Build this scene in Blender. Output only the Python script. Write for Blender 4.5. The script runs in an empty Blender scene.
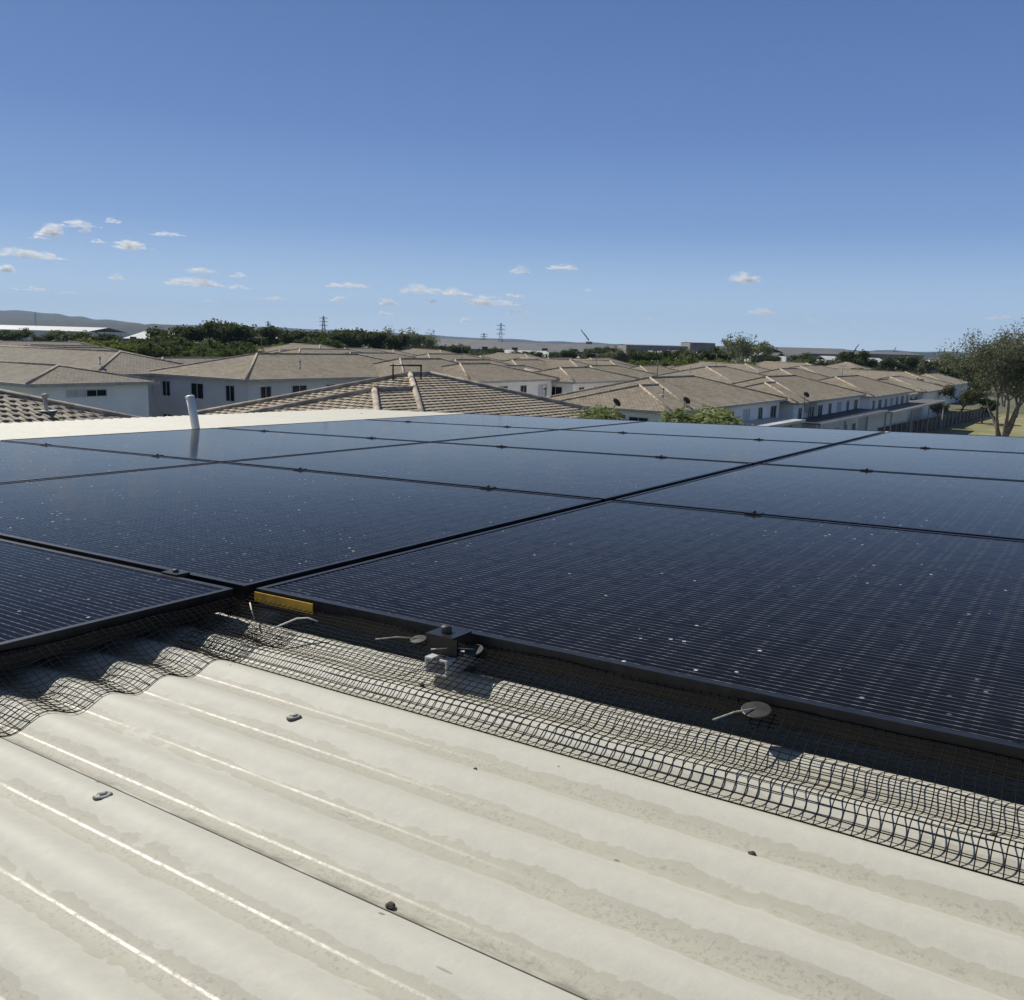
import bpy, bmesh, math, random
from mathutils import Vector, Matrix, noise
R = math.radians
random.seed(7)
S = bpy.context.scene
COL = S.collection

# ------------------------------------------------------------------ camera, light, exposure
EYE = 8.5
PF = 891.73                                   # focal length in pixels
AZ, PIT, ROL = 2.1561, 0.1436, 0.0097         # camera in the frame of the solar array
CAMP = Vector((1.0382, -0.8518, 0.3209))      # camera in the array frame (u, v, w)
UPN = Vector((0.03027215, -0.01597123, 0.99941409)).normalized()   # true vertical seen in the array frame
d_ = Vector((math.cos(PIT)*math.cos(AZ), math.cos(PIT)*math.sin(AZ), -math.sin(PIT)))
r0 = d_.cross(Vector((0, 0, 1))).normalized(); u0 = r0.cross(d_)
r_ = math.cos(ROL)*r0 + math.sin(ROL)*u0
u_ = -math.sin(ROL)*r0 + math.cos(ROL)*u0
yw = (d_ - UPN*d_.dot(UPN)).normalized(); xw = yw.cross(UPN)
RM = Matrix((xw, yw, UPN))                    # array frame -> world
ORG = Vector((0, 0, EYE)) - RM @ CAMP
D, RI, UP = RM @ d_, RM @ r_, RM @ u_
def P2W(u, v, w): return ORG + RM @ Vector((u, v, w))
cam = bpy.data.cameras.new('camera'); cam.sensor_width = 36; cam.sensor_fit = 'HORIZONTAL'
cam.lens = PF/1024*36; cam.clip_start = 0.02; cam.clip_end = 60000
co = bpy.data.objects.new('camera', cam); COL.objects.link(co)
rot = Matrix((RI, UP, -D)).transposed()
co.matrix_world = Matrix.Translation((0, 0, EYE)) @ rot.to_4x4()
S.camera = co

SUN_AZ, SUN_EL = 136.5, 43.0                  # degrees counter-clockwise from +X, elevation
w = bpy.data.worlds.new('World'); S.world = w; w.use_nodes = True
nt = w.node_tree; bg = nt.nodes['Background']
sky = nt.nodes.new('ShaderNodeTexSky'); sky.sky_type = 'NISHITA'; sky.sun_disc = False
sky.sun_elevation = R(SUN_EL); sky.sun_rotation = R(90 - SUN_AZ)
sky.air_density = 1.0; sky.dust_density = 0.35; sky.ozone_density = 2.2; sky.altitude = 50
tcw = nt.nodes.new('ShaderNodeTexCoord'); sp = nt.nodes.new('ShaderNodeSeparateXYZ'); nt.links.new(tcw.outputs['Generated'], sp.inputs[0])
cr = nt.nodes.new('ShaderNodeValToRGB'); nt.links.new(sp.outputs[2], cr.inputs[0]); el = cr.color_ramp.elements
for i, (p, c) in enumerate(((0.0, (.56, .73, .93)), (.05, (.41, .585, .84)), (.12, (.20, .345, .66)), (.22, (.116, .222, .52)), (.36, (.076, .158, .39)), (.58, (.058, .092, .185)), (1.0, (.05, .072, .13)))):
    e = el[i] if i < 2 else el.new(p); e.position = p; e.color = (*c, 1)
sc = nt.nodes.new('ShaderNodeVectorMath'); sc.operation = 'SCALE'; sc.inputs['Scale'].default_value = 12.3; nt.links.new(cr.outputs[0], sc.inputs[0])
mxw = nt.nodes.new('ShaderNodeMix'); mxw.data_type = 'RGBA'; mxw.inputs[0].default_value = .85
nt.links.new(sky.outputs[0], mxw.inputs[6]); nt.links.new(sc.outputs[0], mxw.inputs[7])
nt.links.new(mxw.outputs[2], bg.inputs[0]); bg.inputs[1].default_value = 0.075
sl = bpy.data.lights.new('sun', 'SUN'); sl.energy = 4.6; sl.angle = R(0.53); sl.color = (1, .95, .87)
so = bpy.data.objects.new('sun', sl); COL.objects.link(so)
sd = Vector((math.cos(R(SUN_AZ))*math.cos(R(SUN_EL)), math.sin(R(SUN_AZ))*math.cos(R(SUN_EL)), math.sin(R(SUN_EL))))
so.rotation_euler = sd.to_track_quat('Z', 'Y').to_euler(); so.location = (0, 0, 60)
S.view_settings.view_transform = 'Standard'; S.view_settings.look = 'None'
S.view_settings.exposure = 0.12; S.view_settings.gamma = 1
S.render.engine = 'CYCLES'
S.cycles.transparent_max_bounces = 40; S.cycles.max_bounces = 8; S.cycles.volume_bounces = 0

# ------------------------------------------------------------------ pixel helpers
def hor(x): return 330 + 0.0264*x
def ray(x, y):
    v = D*PF + (x-512)*RI - (y-500)*UP
    return v / v.y                            # per metre of forward distance
def at(x, y, dist): return Vector((0, 0, EYE)) + ray(x, y)*dist
def at_z(x, y, z):
    v = ray(x, y); return Vector((0, 0, EYE)) + v*((z-EYE)/v.z)
def ground(dist):
    t = min(max((dist-14)/95, 0), 1); return -2.6*t*t*(3-2*t)

# ------------------------------------------------------------------ object helpers
def tag(o, label=None, cat=None, group=None, kind=None):
    if label: o['label'] = label
    if cat: o['category'] = cat
    if group: o['group'] = group
    if kind: o['kind'] = kind
    return o
def empty(name, loc=(0, 0, 0), rz=0, mw=None):
    o = bpy.data.objects.new(name, None); COL.objects.link(o); o.empty_display_size = .1
    if mw is not None: o.matrix_world = mw
    else: o.location = loc; o.rotation_euler = (0, 0, rz)
    return o
def PM(u, v, w=0): return Matrix.Translation(P2W(u, v, w)) @ RM.to_4x4()
class MB:
    def __init__(s): s.v = []; s.f = []; s.uv = []; s.sm = []
    def face(s, pts, uvs=None, smooth=False):
        n = len(s.v); s.v += [tuple(p) for p in pts]; s.f.append(tuple(range(n, n+len(pts))))
        s.uv.append(uvs if uvs else [(0, 0)]*len(pts)); s.sm.append(smooth)
    def box(s, c, h, ax=None, bev=0):
        X, Y, Z = ax if ax else (Vector((1, 0, 0)), Vector((0, 1, 0)), Vector((0, 0, 1)))
        c = Vector(c); q = [c + X*(h[0]*i) + Y*(h[1]*j) + Z*(h[2]*k) for k in (-1, 1) for j in (-1, 1) for i in (-1, 1)]
        n = len(s.v); s.v += [tuple(p) for p in q]
        for f in ((0, 2, 3, 1), (4, 5, 7, 6), (0, 1, 5, 4), (2, 6, 7, 3), (0, 4, 6, 2), (1, 3, 7, 5)):
            s.f.append(tuple(n+i for i in f)); s.uv.append([(0, 0)]*4); s.sm.append(False)
    def bar(s, a, b, w_, h_):
        a, b = Vector(a), Vector(b); Z = (b-a); L = Z.length; Z = Z/L
        X = Z.cross(Vector((0, 0, 1))); X = X.normalized() if X.length > 1e-4 else Vector((1, 0, 0))
        Y = Z.cross(X); s.box((a+b)/2, (w_/2, h_/2, L/2), (X, Y, Z))
    def tube(s, pts, rad, n=6, cap=True):
        pts = [Vector(p) for p in pts]; base = len(s.v); m = len(pts)
        rads = rad if isinstance(rad, (list, tuple)) else [rad]*m
        T = (pts[1]-pts[0]).normalized(); X = T.cross(Vector((.13, .37, .92))).normalized()
        for i, p in enumerate(pts):
            T = (pts[min(i+1, m-1)]-pts[max(i-1, 0)])
            T = T.normalized() if T.length > 1e-9 else Vector((0, 0, 1))
            X = (X - T*X.dot(T)).normalized(); Y = T.cross(X)
            for k in range(n):
                a = 2*math.pi*k/n; s.v.append(tuple(p + (X*math.cos(a)+Y*math.sin(a))*rads[i]))
        for i in range(m-1):
            for k in range(n):
                a, b = base+i*n+k, base+i*n+(k+1) % n
                s.f.append((a, b, b+n, a+n)); s.uv.append([(0, 0)]*4); s.sm.append(True)
        if cap:
            for o_, rv in ((base, True), (base+(m-1)*n, False)):
                f = [o_+k for k in range(n)]; f = f[::-1] if rv else f
                s.f.append(tuple(f)); s.uv.append([(0, 0)]*n); s.sm.append(False)
    def lathe(s, prof, c=(0, 0, 0), n=20):
        c = Vector(c); base = len(s.v); m = len(prof)
        for (r, z) in prof:
            for k in range(n):
                a = 2*math.pi*k/n; s.v.append((c.x+r*math.cos(a), c.y+r*math.sin(a), c.z+z))
        for i in range(m-1):
            for k in range(n):
                a, b = base+i*n+k, base+i*n+(k+1) % n
                s.f.append((a, b, b+n, a+n)); s.uv.append([(0, 0)]*4); s.sm.append(True)
    def build(s, name, mat, parent=None, mw=None):
        me = bpy.data.meshes.new(name); me.from_pydata(s.v, [], s.f)
        if any(any(u != (0, 0) for u in q) for q in s.uv):
            l = me.uv_layers.new(name='UVMap'); fl = [c for q in s.uv for u in q for c in u]; l.data.foreach_set('uv', fl)
        me.polygons.foreach_set('use_smooth', s.sm)
        me.materials.append(mat); me.update()
        o = bpy.data.objects.new(name, me); COL.objects.link(o)
        if parent: o.parent = parent
        if mw is not None: o.matrix_world = mw
        return o
def copy_tree(o, parent=None):
    c = o.copy(); COL.objects.link(c)
    if parent: c.parent = parent
    for ch in o.children:
        copy_tree(ch, c)
    return c

# ------------------------------------------------------------------ material helpers
class N:
    def __init__(s, name):
        s.m = bpy.data.materials.new(name); s.m.use_nodes = True; s.t = s.m.node_tree; s.b = s.t.nodes['Principled BSDF']
        s.out = s.t.nodes['Material Output']
    def n(s, ty, **kw):
        q = s.t.nodes.new(ty)
        for k, v in kw.items(): setattr(q, k, v)
        return q
    def l(s, a, b): s.t.links.new(a, b)
    def val(s, x): return x
    def m_(s, op, a, b=None, c=None, clamp=False):
        q = s.n('ShaderNodeMath', operation=op); q.use_clamp = clamp
        for i, x in enumerate((a, b, c)):
            if x is None: continue
            if isinstance(x, (int, float)): q.inputs[i].default_value = x
            else: s.l(x, q.inputs[i])
        return q.outputs[0]
    def noise(s, vec, scale, detail=3, rough=.55, dist=0):
        q = s.n('ShaderNodeTexNoise'); q.inputs['Scale'].default_value = scale; q.inputs['Detail'].default_value = detail
        q.inputs['Roughness'].default_value = rough; q.inputs['Distortion'].default_value = dist
        if vec: s.l(vec, q.inputs['Vector'])
        return q.outputs['Fac']
    def ss(s, x, a, b):
        q = s.n('ShaderNodeMapRange', interpolation_type='SMOOTHSTEP'); s.l(x, q.inputs[0])
        q.inputs[1].default_value = a; q.inputs[2].default_value = b; return q.outputs[0]
    def mix(s, f, a, b):
        q = s.n('ShaderNodeMix', data_type='RGBA')
        if isinstance(f, (int, float)): q.inputs[0].default_value = f
        else: s.l(f, q.inputs[0])
        for i, x in ((6, a), (7, b)):
            if isinstance(x, (tuple, list)): q.inputs[i].default_value = (*x, 1)
            else: s.l(x, q.inputs[i])
        return q.outputs[2]
    def mapping(s, vec, scale=(1, 1, 1), loc=(0, 0, 0)):
        q = s.n('ShaderNodeMapping'); q.inputs['Scale'].default_value = scale; q.inputs['Location'].default_value = loc
        s.l(vec, q.inputs[0]); return q.outputs[0]
    def bump(s, h, strength=.3, dist=.01, normal=None):
        q = s.n('ShaderNodeBump'); q.inputs['Strength'].default_value = strength; q.inputs['Distance'].default_value = dist
        s.l(h, q.inputs['Height'])
        if normal: s.l(normal, q.inputs['Normal'])
        return q.outputs[0]
    def tc(s, k='Object'): return s.n('ShaderNodeTexCoord').outputs[k]
    def set(s, **kw):
        for k, v in kw.items():
            i = s.b.inputs[k.replace('_', ' ')]
            if isinstance(v, (int, float)): i.default_value = v
            elif isinstance(v, (tuple, list)): i.default_value = (*v, 1)
            else: s.l(v, i)
        return s
def simple(name, col, rough=.6, metal=0, var=.12, scale=6, bump=0, spec=.5):
    q = N(name); c = q.tc(); f = q.noise(c, scale, 4)
    a = tuple(x*(1-var*1.6) for x in col); b = tuple(min(1, x*(1+var*1.2)) for x in col)
    q.set(Base_Color=q.mix(q.ss(f, .3, .7), a, b), Roughness=rough, Metallic=metal)
    q.b.inputs['Specular IOR Level'].default_value = spec
    if bump: q.set(Normal=q.bump(q.noise(c, scale*4, 4), .5, bump))
    return q.m

# ---- the corrugated roof paint
CREST0, PITCH, CZ, AMP = -0.443, 0.072, -0.0507, 0.0058     # crest position, pitch, mid height, amplitude
def roof_paint():
    q = N('cream roof paint'); c = q.tc()
    sx = q.n('ShaderNodeSeparateXYZ'); q.l(c, sx.inputs[0]); U, V = sx.outputs[0], sx.outputs[1]
    ph = q.m_('MULTIPLY', q.m_('SUBTRACT', V, CREST0 + .5*PITCH + .004), 2*math.pi/PITCH)
    val = q.m_('COSINE', ph)                                       # 1 in the valley
    big = q.noise(q.mapping(c, (1.6, 9, 1)), 2.2, 4, .6)
    edge = q.noise(q.mapping(c, (45, 95, 1)), 1.0, 4, .6, .6)
    vs = q.n('ShaderNodeTexVoronoi'); vs.inputs['Scale'].default_value = 1; q.l(q.mapping(c, (55, 95, 1)), vs.inputs['Vector'])
    vs2 = q.n('ShaderNodeTexVoronoi'); vs2.inputs['Scale'].default_value = 1; q.l(q.mapping(c, (130, 210, 1)), vs2.inputs['Vector'])
    edge = q.m_('ADD', q.m_('MULTIPLY', edge, .8), q.m_('ADD', q.m_('MULTIPLY', vs.outputs['Distance'], .22), q.m_('MULTIPLY', vs2.outputs['Distance'], .12)))
    reach = q.m_('ADD', q.m_('MULTIPLY', big, 2.6), q.m_('MULTIPLY', edge, 1.35))
    st = q.ss(q.m_('ADD', val, q.m_('SUBTRACT', reach, 2.52)), .0, .12)
    st2 = q.ss(q.m_('ADD', val, q.m_('SUBTRACT', reach, 2.86)), .0, .2)
    fine = q.noise(c, 260, 4, .7); mid = q.noise(c, 34, 5, .65); low = q.noise(c, 3.2, 4, .6)
    base = q.mix(low, (.475, .462, .385), (.56, .54, .45))
    base = q.mix(q.m_('MULTIPLY', q.ss(mid, .5, .75), .35), base, (.49, .485, .42))
    s1 = q.mix(mid, (.35, .33, .25), (.45, .43, .34))
    base = q.mix(q.m_('MULTIPLY', q.ss(q.noise(c, 90, 4, .6), .42, .62), .22), base, (.60, .585, .50))
    base = q.mix(q.m_('MULTIPLY', st, .66), base, s1)
    base = q.mix(q.m_('MULTIPLY', q.m_('MULTIPLY', st2, q.ss(fine, .5, .62)), .45), base, (.25, .235, .19))
    # scattered specks of grit and short scratches
    vo = q.n('ShaderNodeTexVoronoi'); vo.inputs['Scale'].default_value = 26; q.l(q.mapping(c, (.7, 1, 1)), vo.inputs['Vector'])
    sel = q.n('ShaderNodeSeparateColor'); q.l(vo.outputs['Color'], sel.inputs[0])
    sp = q.m_('MULTIPLY', q.m_('LESS_THAN', vo.outputs['Distance'], .05), q.m_('GREATER_THAN', sel.outputs[0], .6))
    base = q.mix(q.m_('MULTIPLY', sp, .8), base, (.13, .12, .09))
    vo2 = q.n('ShaderNodeTexVoronoi'); vo2.inputs['Scale'].default_value = 9; q.l(q.mapping(c, (.45, 4.0, 1)), vo2.inputs['Vector'])
    sel2 = q.n('ShaderNodeSeparateColor'); q.l(vo2.outputs['Color'], sel2.inputs[0])
    sc = q.m_('MULTIPLY', q.m_('LESS_THAN', vo2.outputs['Distance'], .035), q.m_('GREATER_THAN', sel2.outputs[1], .62))
    base = q.mix(q.m_('MULTIPLY', sc, .6), base, (.2, .2, .17))
    # dirt gathered against the side lap, plus the lap's shadow painted as a line
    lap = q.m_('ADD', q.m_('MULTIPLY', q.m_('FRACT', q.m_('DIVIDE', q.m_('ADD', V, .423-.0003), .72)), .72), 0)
    thin = q.m_('LESS_THAN', lap, .0062)  # near-black strip painting the shadow in the lap gap
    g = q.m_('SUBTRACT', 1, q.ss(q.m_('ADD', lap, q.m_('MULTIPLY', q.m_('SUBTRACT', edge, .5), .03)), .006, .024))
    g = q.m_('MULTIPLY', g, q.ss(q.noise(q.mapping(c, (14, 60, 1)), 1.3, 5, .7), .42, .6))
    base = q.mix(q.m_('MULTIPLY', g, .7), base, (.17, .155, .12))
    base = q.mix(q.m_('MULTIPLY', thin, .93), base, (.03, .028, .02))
    hl = q.ss(q.m_('COSINE', q.m_('MULTIPLY', q.m_('SUBTRACT', V, CREST0 + .5*PITCH + .008), 2*math.pi/PITCH)), .99, .9995)
    hl = q.m_('MULTIPLY', q.m_('MULTIPLY', hl, q.ss(big, .30, .46)), q.ss(q.noise(q.mapping(c, (110, 300, 1)), 1, 4, .7), .22, .60))
    rough = q.m_('SUBTRACT', q.m_('ADD', .58, q.m_('MULTIPLY', mid, .16)), q.m_('MULTIPLY', hl, .25))
    h = q.m_('ADD', q.m_('MULTIPLY', fine, .25), q.m_('ADD', q.m_('MULTIPLY', mid, 1.2), q.m_('MULTIPLY', st, .06)))
    q.set(Base_Color=base, Roughness=rough, Normal=q.bump(h, .35, .0012))
    q.b.inputs['Specular IOR Level'].default_value = .38
    return q.m
M = {}
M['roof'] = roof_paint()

# ---- photovoltaic glass over cells with round wires
def pv_glass():
    q = N('solar glass over cells'); c = q.tc()
    sx = q.n('ShaderNodeSeparateXYZ'); q.l(c, sx.inputs[0]); X, Y = sx.outputs[0], sx.outputs[1]
    y = q.m_('SUBTRACT', Y, .0085)
    fy = q.m_('MULTIPLY', q.m_('FRACT', q.m_('DIVIDE', y, .1829)), .1829)
    gapy = q.m_('MAXIMUM', q.m_('LESS_THAN', fy, .0048), q.m_('GREATER_THAN', fy, .1781))
    wy = q.m_('FRACT', q.m_('DIVIDE', q.m_('SUBTRACT', fy, .0014), .01126))
    wire = q.m_('LESS_THAN', q.m_('ABSOLUTE', q.m_('SUBTRACT', wy, .5)), .07)
    wire = q.m_('MULTIPLY', wire, q.m_('SUBTRACT', 1, gapy))
    fx = q.m_('FRACT', q.m_('DIVIDE', q.m_('SUBTRACT', X, .006), .0918))
    gapx = q.m_('LESS_THAN', fx, .014)
    px_ = q.m_('FRACT', q.m_('DIVIDE', q.m_('ADD', X, .004), .0459))
    pad = q.m_('MAXIMUM', q.m_('LESS_THAN', q.m_('ABSOLUTE', q.m_('SUBTRACT', px_, .42)), .075),
               q.m_('LESS_THAN', q.m_('ABSOLUTE', q.m_('SUBTRACT', px_, .72)), .075))
    cl = q.n('ShaderNodeTexWhiteNoise', noise_dimensions='2D')
    cv = q.n('ShaderNodeCombineXYZ'); q.l(q.m_('FLOOR', q.m_('DIVIDE', X, .0918)), cv.inputs[0]); q.l(q.m_('FLOOR', q.m_('DIVIDE', y, .1829)), cv.inputs[1])
    q.l(cv.outputs[0], cl.inputs['Vector'])
    cell = q.mix(cl.outputs['Value'], (.0038, .0042, .0062), (.0055, .0060, .0085))
    base = q.mix(q.m_('MAXIMUM', gapx, gapy), cell, (.004, .0045, .008))
    wc = q.mix(pad, (.095, .096, .105), (.18, .183, .20))
    wn = q.noise(c, 45, 2)
    base = q.mix(q.m_('MULTIPLY', wire, q.ss(wn, .2, .6)), base, wc)
    dust = q.noise(c, 5, 5, .65); dust2 = q.noise(c, 90, 3, .7)
    base = q.mix(q.m_('ADD', .001, q.m_('MULTIPLY', q.m_('MULTIPLY', dust, dust2), .018)), base, (.45, .45, .43))
    # dried droplets and bird specks
    def dots(scale, thr, dist, ch):
        vo = q.n('ShaderNodeTexVoronoi'); vo.inputs['Scale'].default_value = scale; q.l(c, vo.inputs['Vector'])
        s_ = q.n('ShaderNodeSeparateColor'); q.l(vo.outputs['Color'], s_.inputs[0])
        rad = q.m_('MULTIPLY', s_.outputs[(ch+1) % 3], dist)
        return q.m_('MULTIPLY', q.m_('LESS_THAN', vo.outputs['Distance'], rad), q.m_('GREATER_THAN', s_.outputs[ch], thr))
    clu = q.ss(q.noise(c, 2.3, 3, .6), .40, .62)
    wd = q.m_('MAXIMUM', q.m_('MULTIPLY', dots(21, .68, .08, 0), clu), q.m_('MULTIPLY', dots(55, .80, .15, 1), clu))
    dk = q.m_('MAXIMUM', dots(34, .30, .13, 2), q.m_('MULTIPLY', dots(70, .5, .16, 0), clu))
    base = q.mix(q.m_('MULTIPLY', dk, .6), base, (.035, .035, .035))
    base = q.mix(q.m_('MULTIPLY', wd, .85), base, (.62, .64, .66))
    wob = q.noise(c, 7, 2, .5); mic = q.noise(c, 420, 2, .6)
    nrm = q.bump(q.m_('ADD', q.m_('MULTIPLY', wob, 1), q.m_('MULTIPLY', mic, .05)), .30, .0016)
    nrm = q.bump(q.m_('ADD', dk, wd), .8, .0022, nrm)
    rough = q.m_('ADD', .09, q.m_('MULTIPLY', q.m_('MAXIMUM', wd, dk), .35))
    q.set(Base_Color=base, Roughness=.6, Normal=nrm); q.b.inputs['Specular IOR Level'].default_value = 0
    fr = q.n('ShaderNodeFresnel'); fr.inputs['IOR'].default_value = 1.32; q.l(nrm, fr.inputs['Normal'])   # anti-reflective textured solar glass
    gls = q.n('ShaderNodeBsdfGlossy'); gls.inputs['Color'].default_value = (1, 1, 1, 1); q.l(rough, gls.inputs['Roughness']); q.l(nrm, gls.inputs['Normal'])
    mx = q.n('ShaderNodeMixShader'); q.l(q.m_('POWER', fr.outputs[0], 1.75, clamp=True), mx.inputs[0]); q.l(q.b.outputs[0], mx.inputs[1]); q.l(gls.outputs[0], mx.inputs[2]); q.l(mx.outputs[0], q.out.inputs[0])
    return q.m
M['pv'] = pv_glass()
M['frame'] = simple('black anodised frame', (.022, .022, .024), .38, .5, .2, 40)
M['frame_far'] = M['frame']
M['alu'] = simple('mill aluminium', (.75, .75, .74), .45, .4, .1, 30)
M['black_plastic'] = simple('weathered black plastic', (.030, .029, .025), .55, 0, .25, 60)
M['wire'] = simple('black coated wire', (.006, .006, .006), .8, 0, .2, 50, 0, .15)
M['steel'] = simple('painted screw steel', (.46, .44, .36), .8, 0, .2, 200, 0, .1)
M['rubber'] = simple('grey sealing washer', (.13, .12, .095), .9, 0, .2, 90)
M['cable'] = simple('white cable tie plastic', (.62, .60, .54), .5, 0, .1, 60)
M['pvc'] = simple('white pvc pipe', (.80, .80, .76), .45, 0, .06, 8)
M['pod'] = simple('dark dry seed pod', (.05, .04, .028), .8, 0, .3, 300, .002)
def yellow():
    q = N('yellow warning strip'); c = q.tc(); sx = q.n('ShaderNodeSeparateXYZ'); q.l(c, sx.inputs[0])
    f = q.noise(c, 60, 3)
    q.set(Base_Color=q.mix(q.ss(f, .4, .75), (.72, .42, .05), (.55, .28, .03)), Roughness=.5); return q.m
M['yellow'] = yellow()

# ---- neighbourhood
def tile_mat(name, c1, c2, c3):
    q = N(name); uv = q.tc('UV'); ob = q.tc()
    sx = q.n('ShaderNodeSeparateXYZ'); q.l(uv, sx.inputs[0]); U, V = sx.outputs[0], sx.outputs[1]
    row = q.m_('FLOOR', q.m_('DIVIDE', V, .33)); off = q.m_('MULTIPLY', q.m_('MODULO', row, 2), .15)
    tu = q.m_('DIVIDE', q.m_('ADD', U, off), .30); colm = q.m_('FLOOR', tu)
    cv = q.n('ShaderNodeCombineXYZ'); q.l(colm, cv.inputs[0]); q.l(row, cv.inputs[1])
    wn = q.n('ShaderNodeTexWhiteNoise', noise_dimensions='2D'); q.l(cv.outputs[0], wn.inputs['Vector'])
    fr = q.m_('FRACT', tu)
    prof = q.m_('ABSOLUTE', q.m_('SINE', q.m_('MULTIPLY', fr, math.pi*2)))
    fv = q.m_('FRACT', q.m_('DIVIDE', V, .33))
    low = q.noise(ob, .6, 6, .7); mo = q.noise(ob, 2.4, 5, .7)
    base = q.mix(wn.outputs['Value'], c1, c2)
    base = q.mix(q.m_('MULTIPLY', q.ss(low, .35, .7), .7), base, c3)
    base = q.mix(q.m_('MULTIPLY', q.ss(mo, .45, .68), .7), base, tuple(x*.5 for x in c1))
    course_band = q.m_('MULTIPLY', q.m_('LESS_THAN', fv, .14), .3)              # darker band along the lower edge of each course
    base = q.mix(course_band, base, tuple(x*.33 for x in c1)); joint_shade = q.m_('MULTIPLY', q.m_('LESS_THAN', fr, .16), .65); base = q.mix(joint_shade, base, tuple(x*.3 for x in c1))  # tile joints darkened to paint the shadows in their gaps
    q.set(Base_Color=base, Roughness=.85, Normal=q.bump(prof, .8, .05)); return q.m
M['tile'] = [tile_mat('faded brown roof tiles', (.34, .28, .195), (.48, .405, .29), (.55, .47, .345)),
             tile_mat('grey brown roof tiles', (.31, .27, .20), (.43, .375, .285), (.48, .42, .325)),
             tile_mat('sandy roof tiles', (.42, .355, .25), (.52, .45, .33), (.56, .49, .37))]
M['cap'] = simple('ridge cap mortar', (.38, .32, .25), .9, 0, .25, 3)
M['wall'] = [simple('off white render wall', (.88, .86, .82), .85, 0, .04, .5), simple('cream render wall', (.80, .76, .68), .85, 0, .05, .5),
             simple('grey render wall', (.68, .655, .62), .85, 0, .05, .5)]
M['fascia'] = simple('pale gutter metal', (.42, .39, .34), .6, 0, .1, 2)
M['winframe'] = simple('window frame white', (.6, .6, .58), .5, 0, .05, 5)
q = N('dark window glass'); q.set(Base_Color=(.012, .014, .018), Roughness=.25, Specular_IOR_Level=.15); M['pane'] = q.m
M['blind'] = simple('white window blind', (.55, .56, .56), .7, 0, .05, 6)
M['door'] = simple('brown garage door', (.16, .085, .05), .6, 0, .15, 2)
M['metalroof'] = simple('pale metal roofing', (.55, .55, .52), .5, .0, .08, .3)
M['greyroof'] = simple('grey metal roofing', (.14, .14, .137), .7, .0, .1, .1)
M['darkshade'] = simple('dark patio roof sheeting', (.05, .05, .055), .6, 0, .2, 1)
M['post'] = simple('grey painted post', (.40, .38, .35), .7, 0, .1, 3)
M['dish'] = simple('charcoal dish metal', (.035, .035, .038), .5, .2, .1, 10)
M['paling'] = simple('weathered timber palings', (.115, .098, .08), .9, 0, .35, 1.2)
M['bark'] = simple('pale grey gum bark', (.20, .17, .14), .9, 0, .3, 4)
M['darkbark'] = simple('dark bark', (.09, .07, .055), .9, 0, .3, 4)
M['steelwork'] = simple('galvanised lattice steel', (.16, .17, .18), .6, .3, .1, .2)
M['brownwall'] = simple('brown panel cladding', (.22, .20, .19), .8, 0, .12, .2)
M['carpaint'] = simple('white car paint', (.75, .75, .75), .3, 0, .02, 2)
M['tyre'] = simple('tyre rubber', (.02, .02, .02), .8)
def leaf_mat(name, a, b, tr=.3):
    q = N(name); g = q.n('ShaderNodeNewGeometry').outputs['Random Per Island']
    c = q.mix(g, a, b); q.set(Base_Color=c, Roughness=.8); q.b.inputs['Specular IOR Level'].default_value = .15
    t = q.n('ShaderNodeBsdfTranslucent'); q.l(q.mix(.5, c, (.12, .16, .02)), t.inputs[0])
    mx = q.n('ShaderNodeMixShader'); mx.inputs[0].default_value = tr
    q.l(q.b.outputs[0], mx.inputs[1]); q.l(t.outputs[0], mx.inputs[2]); q.l(mx.outputs[0], q.out.inputs[0]); return q.m
M['leaf_dark'] = leaf_mat('dark evergreen leaves', (.028, .038, .014), (.10, .12, .045))
M['leaf_mid'] = leaf_mat('mid green leaves', (.045, .065, .02), (.13, .16, .055))
M['leaf_gum'] = leaf_mat('grey green gum leaves', (.07, .078, .045), (.30, .30, .20))
M['leaf_pale'] = leaf_mat('silvery leaves', (.12, .14, .08), (.36, .38, .26))
M['leaf_yel'] = leaf_mat('yellow green leaves', (.09, .12, .02), (.22, .26, .06))
M['leaf_brown'] = leaf_mat('dry olive leaves', (.09, .085, .04), (.17, .15, .07))
def ground_mat():
    q = N('suburban ground'); c = q.tc(); a = q.noise(c, .004, 6, .6); b = q.noise(c, .05, 6, .65)
    base = q.mix(q.ss(a, .4, .62), (.07, .085, .03), (.19, .17, .09)); base = q.mix(q.m_('MULTIPLY', q.ss(b, .45, .7), .6), base, (.05, .06, .025))
    q.set(Base_Color=base, Roughness=.95); return q.m
M['ground'] = ground_mat()
def lawn_mat():
    q = N('dry lawn'); c = q.tc(); a = q.noise(c, .12, 5, .65); b = q.noise(c, 1.4, 4, .7)
    base = q.mix(q.ss(a, .35, .65), (.19, .19, .075), (.33, .29, .15)); base = q.mix(q.m_('MULTIPLY', q.ss(b, .5, .75), .5), base, (.09, .10, .03))
    q.set(Base_Color=base, Roughness=.95); return q.m
M['lawn'] = lawn_mat()
q = N('wooded hill'); c = q.tc(); q.set(Base_Color=q.mix(q.ss(q.noise(c, .012, 6, .7), .4, .65), (.010, .018, .014), (.024, .034, .024)), Roughness=.95); M['hill'] = q.m
M['asphalt'] = simple('asphalt', (.06, .06, .06), .9, 0, .1, .5)

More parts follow.
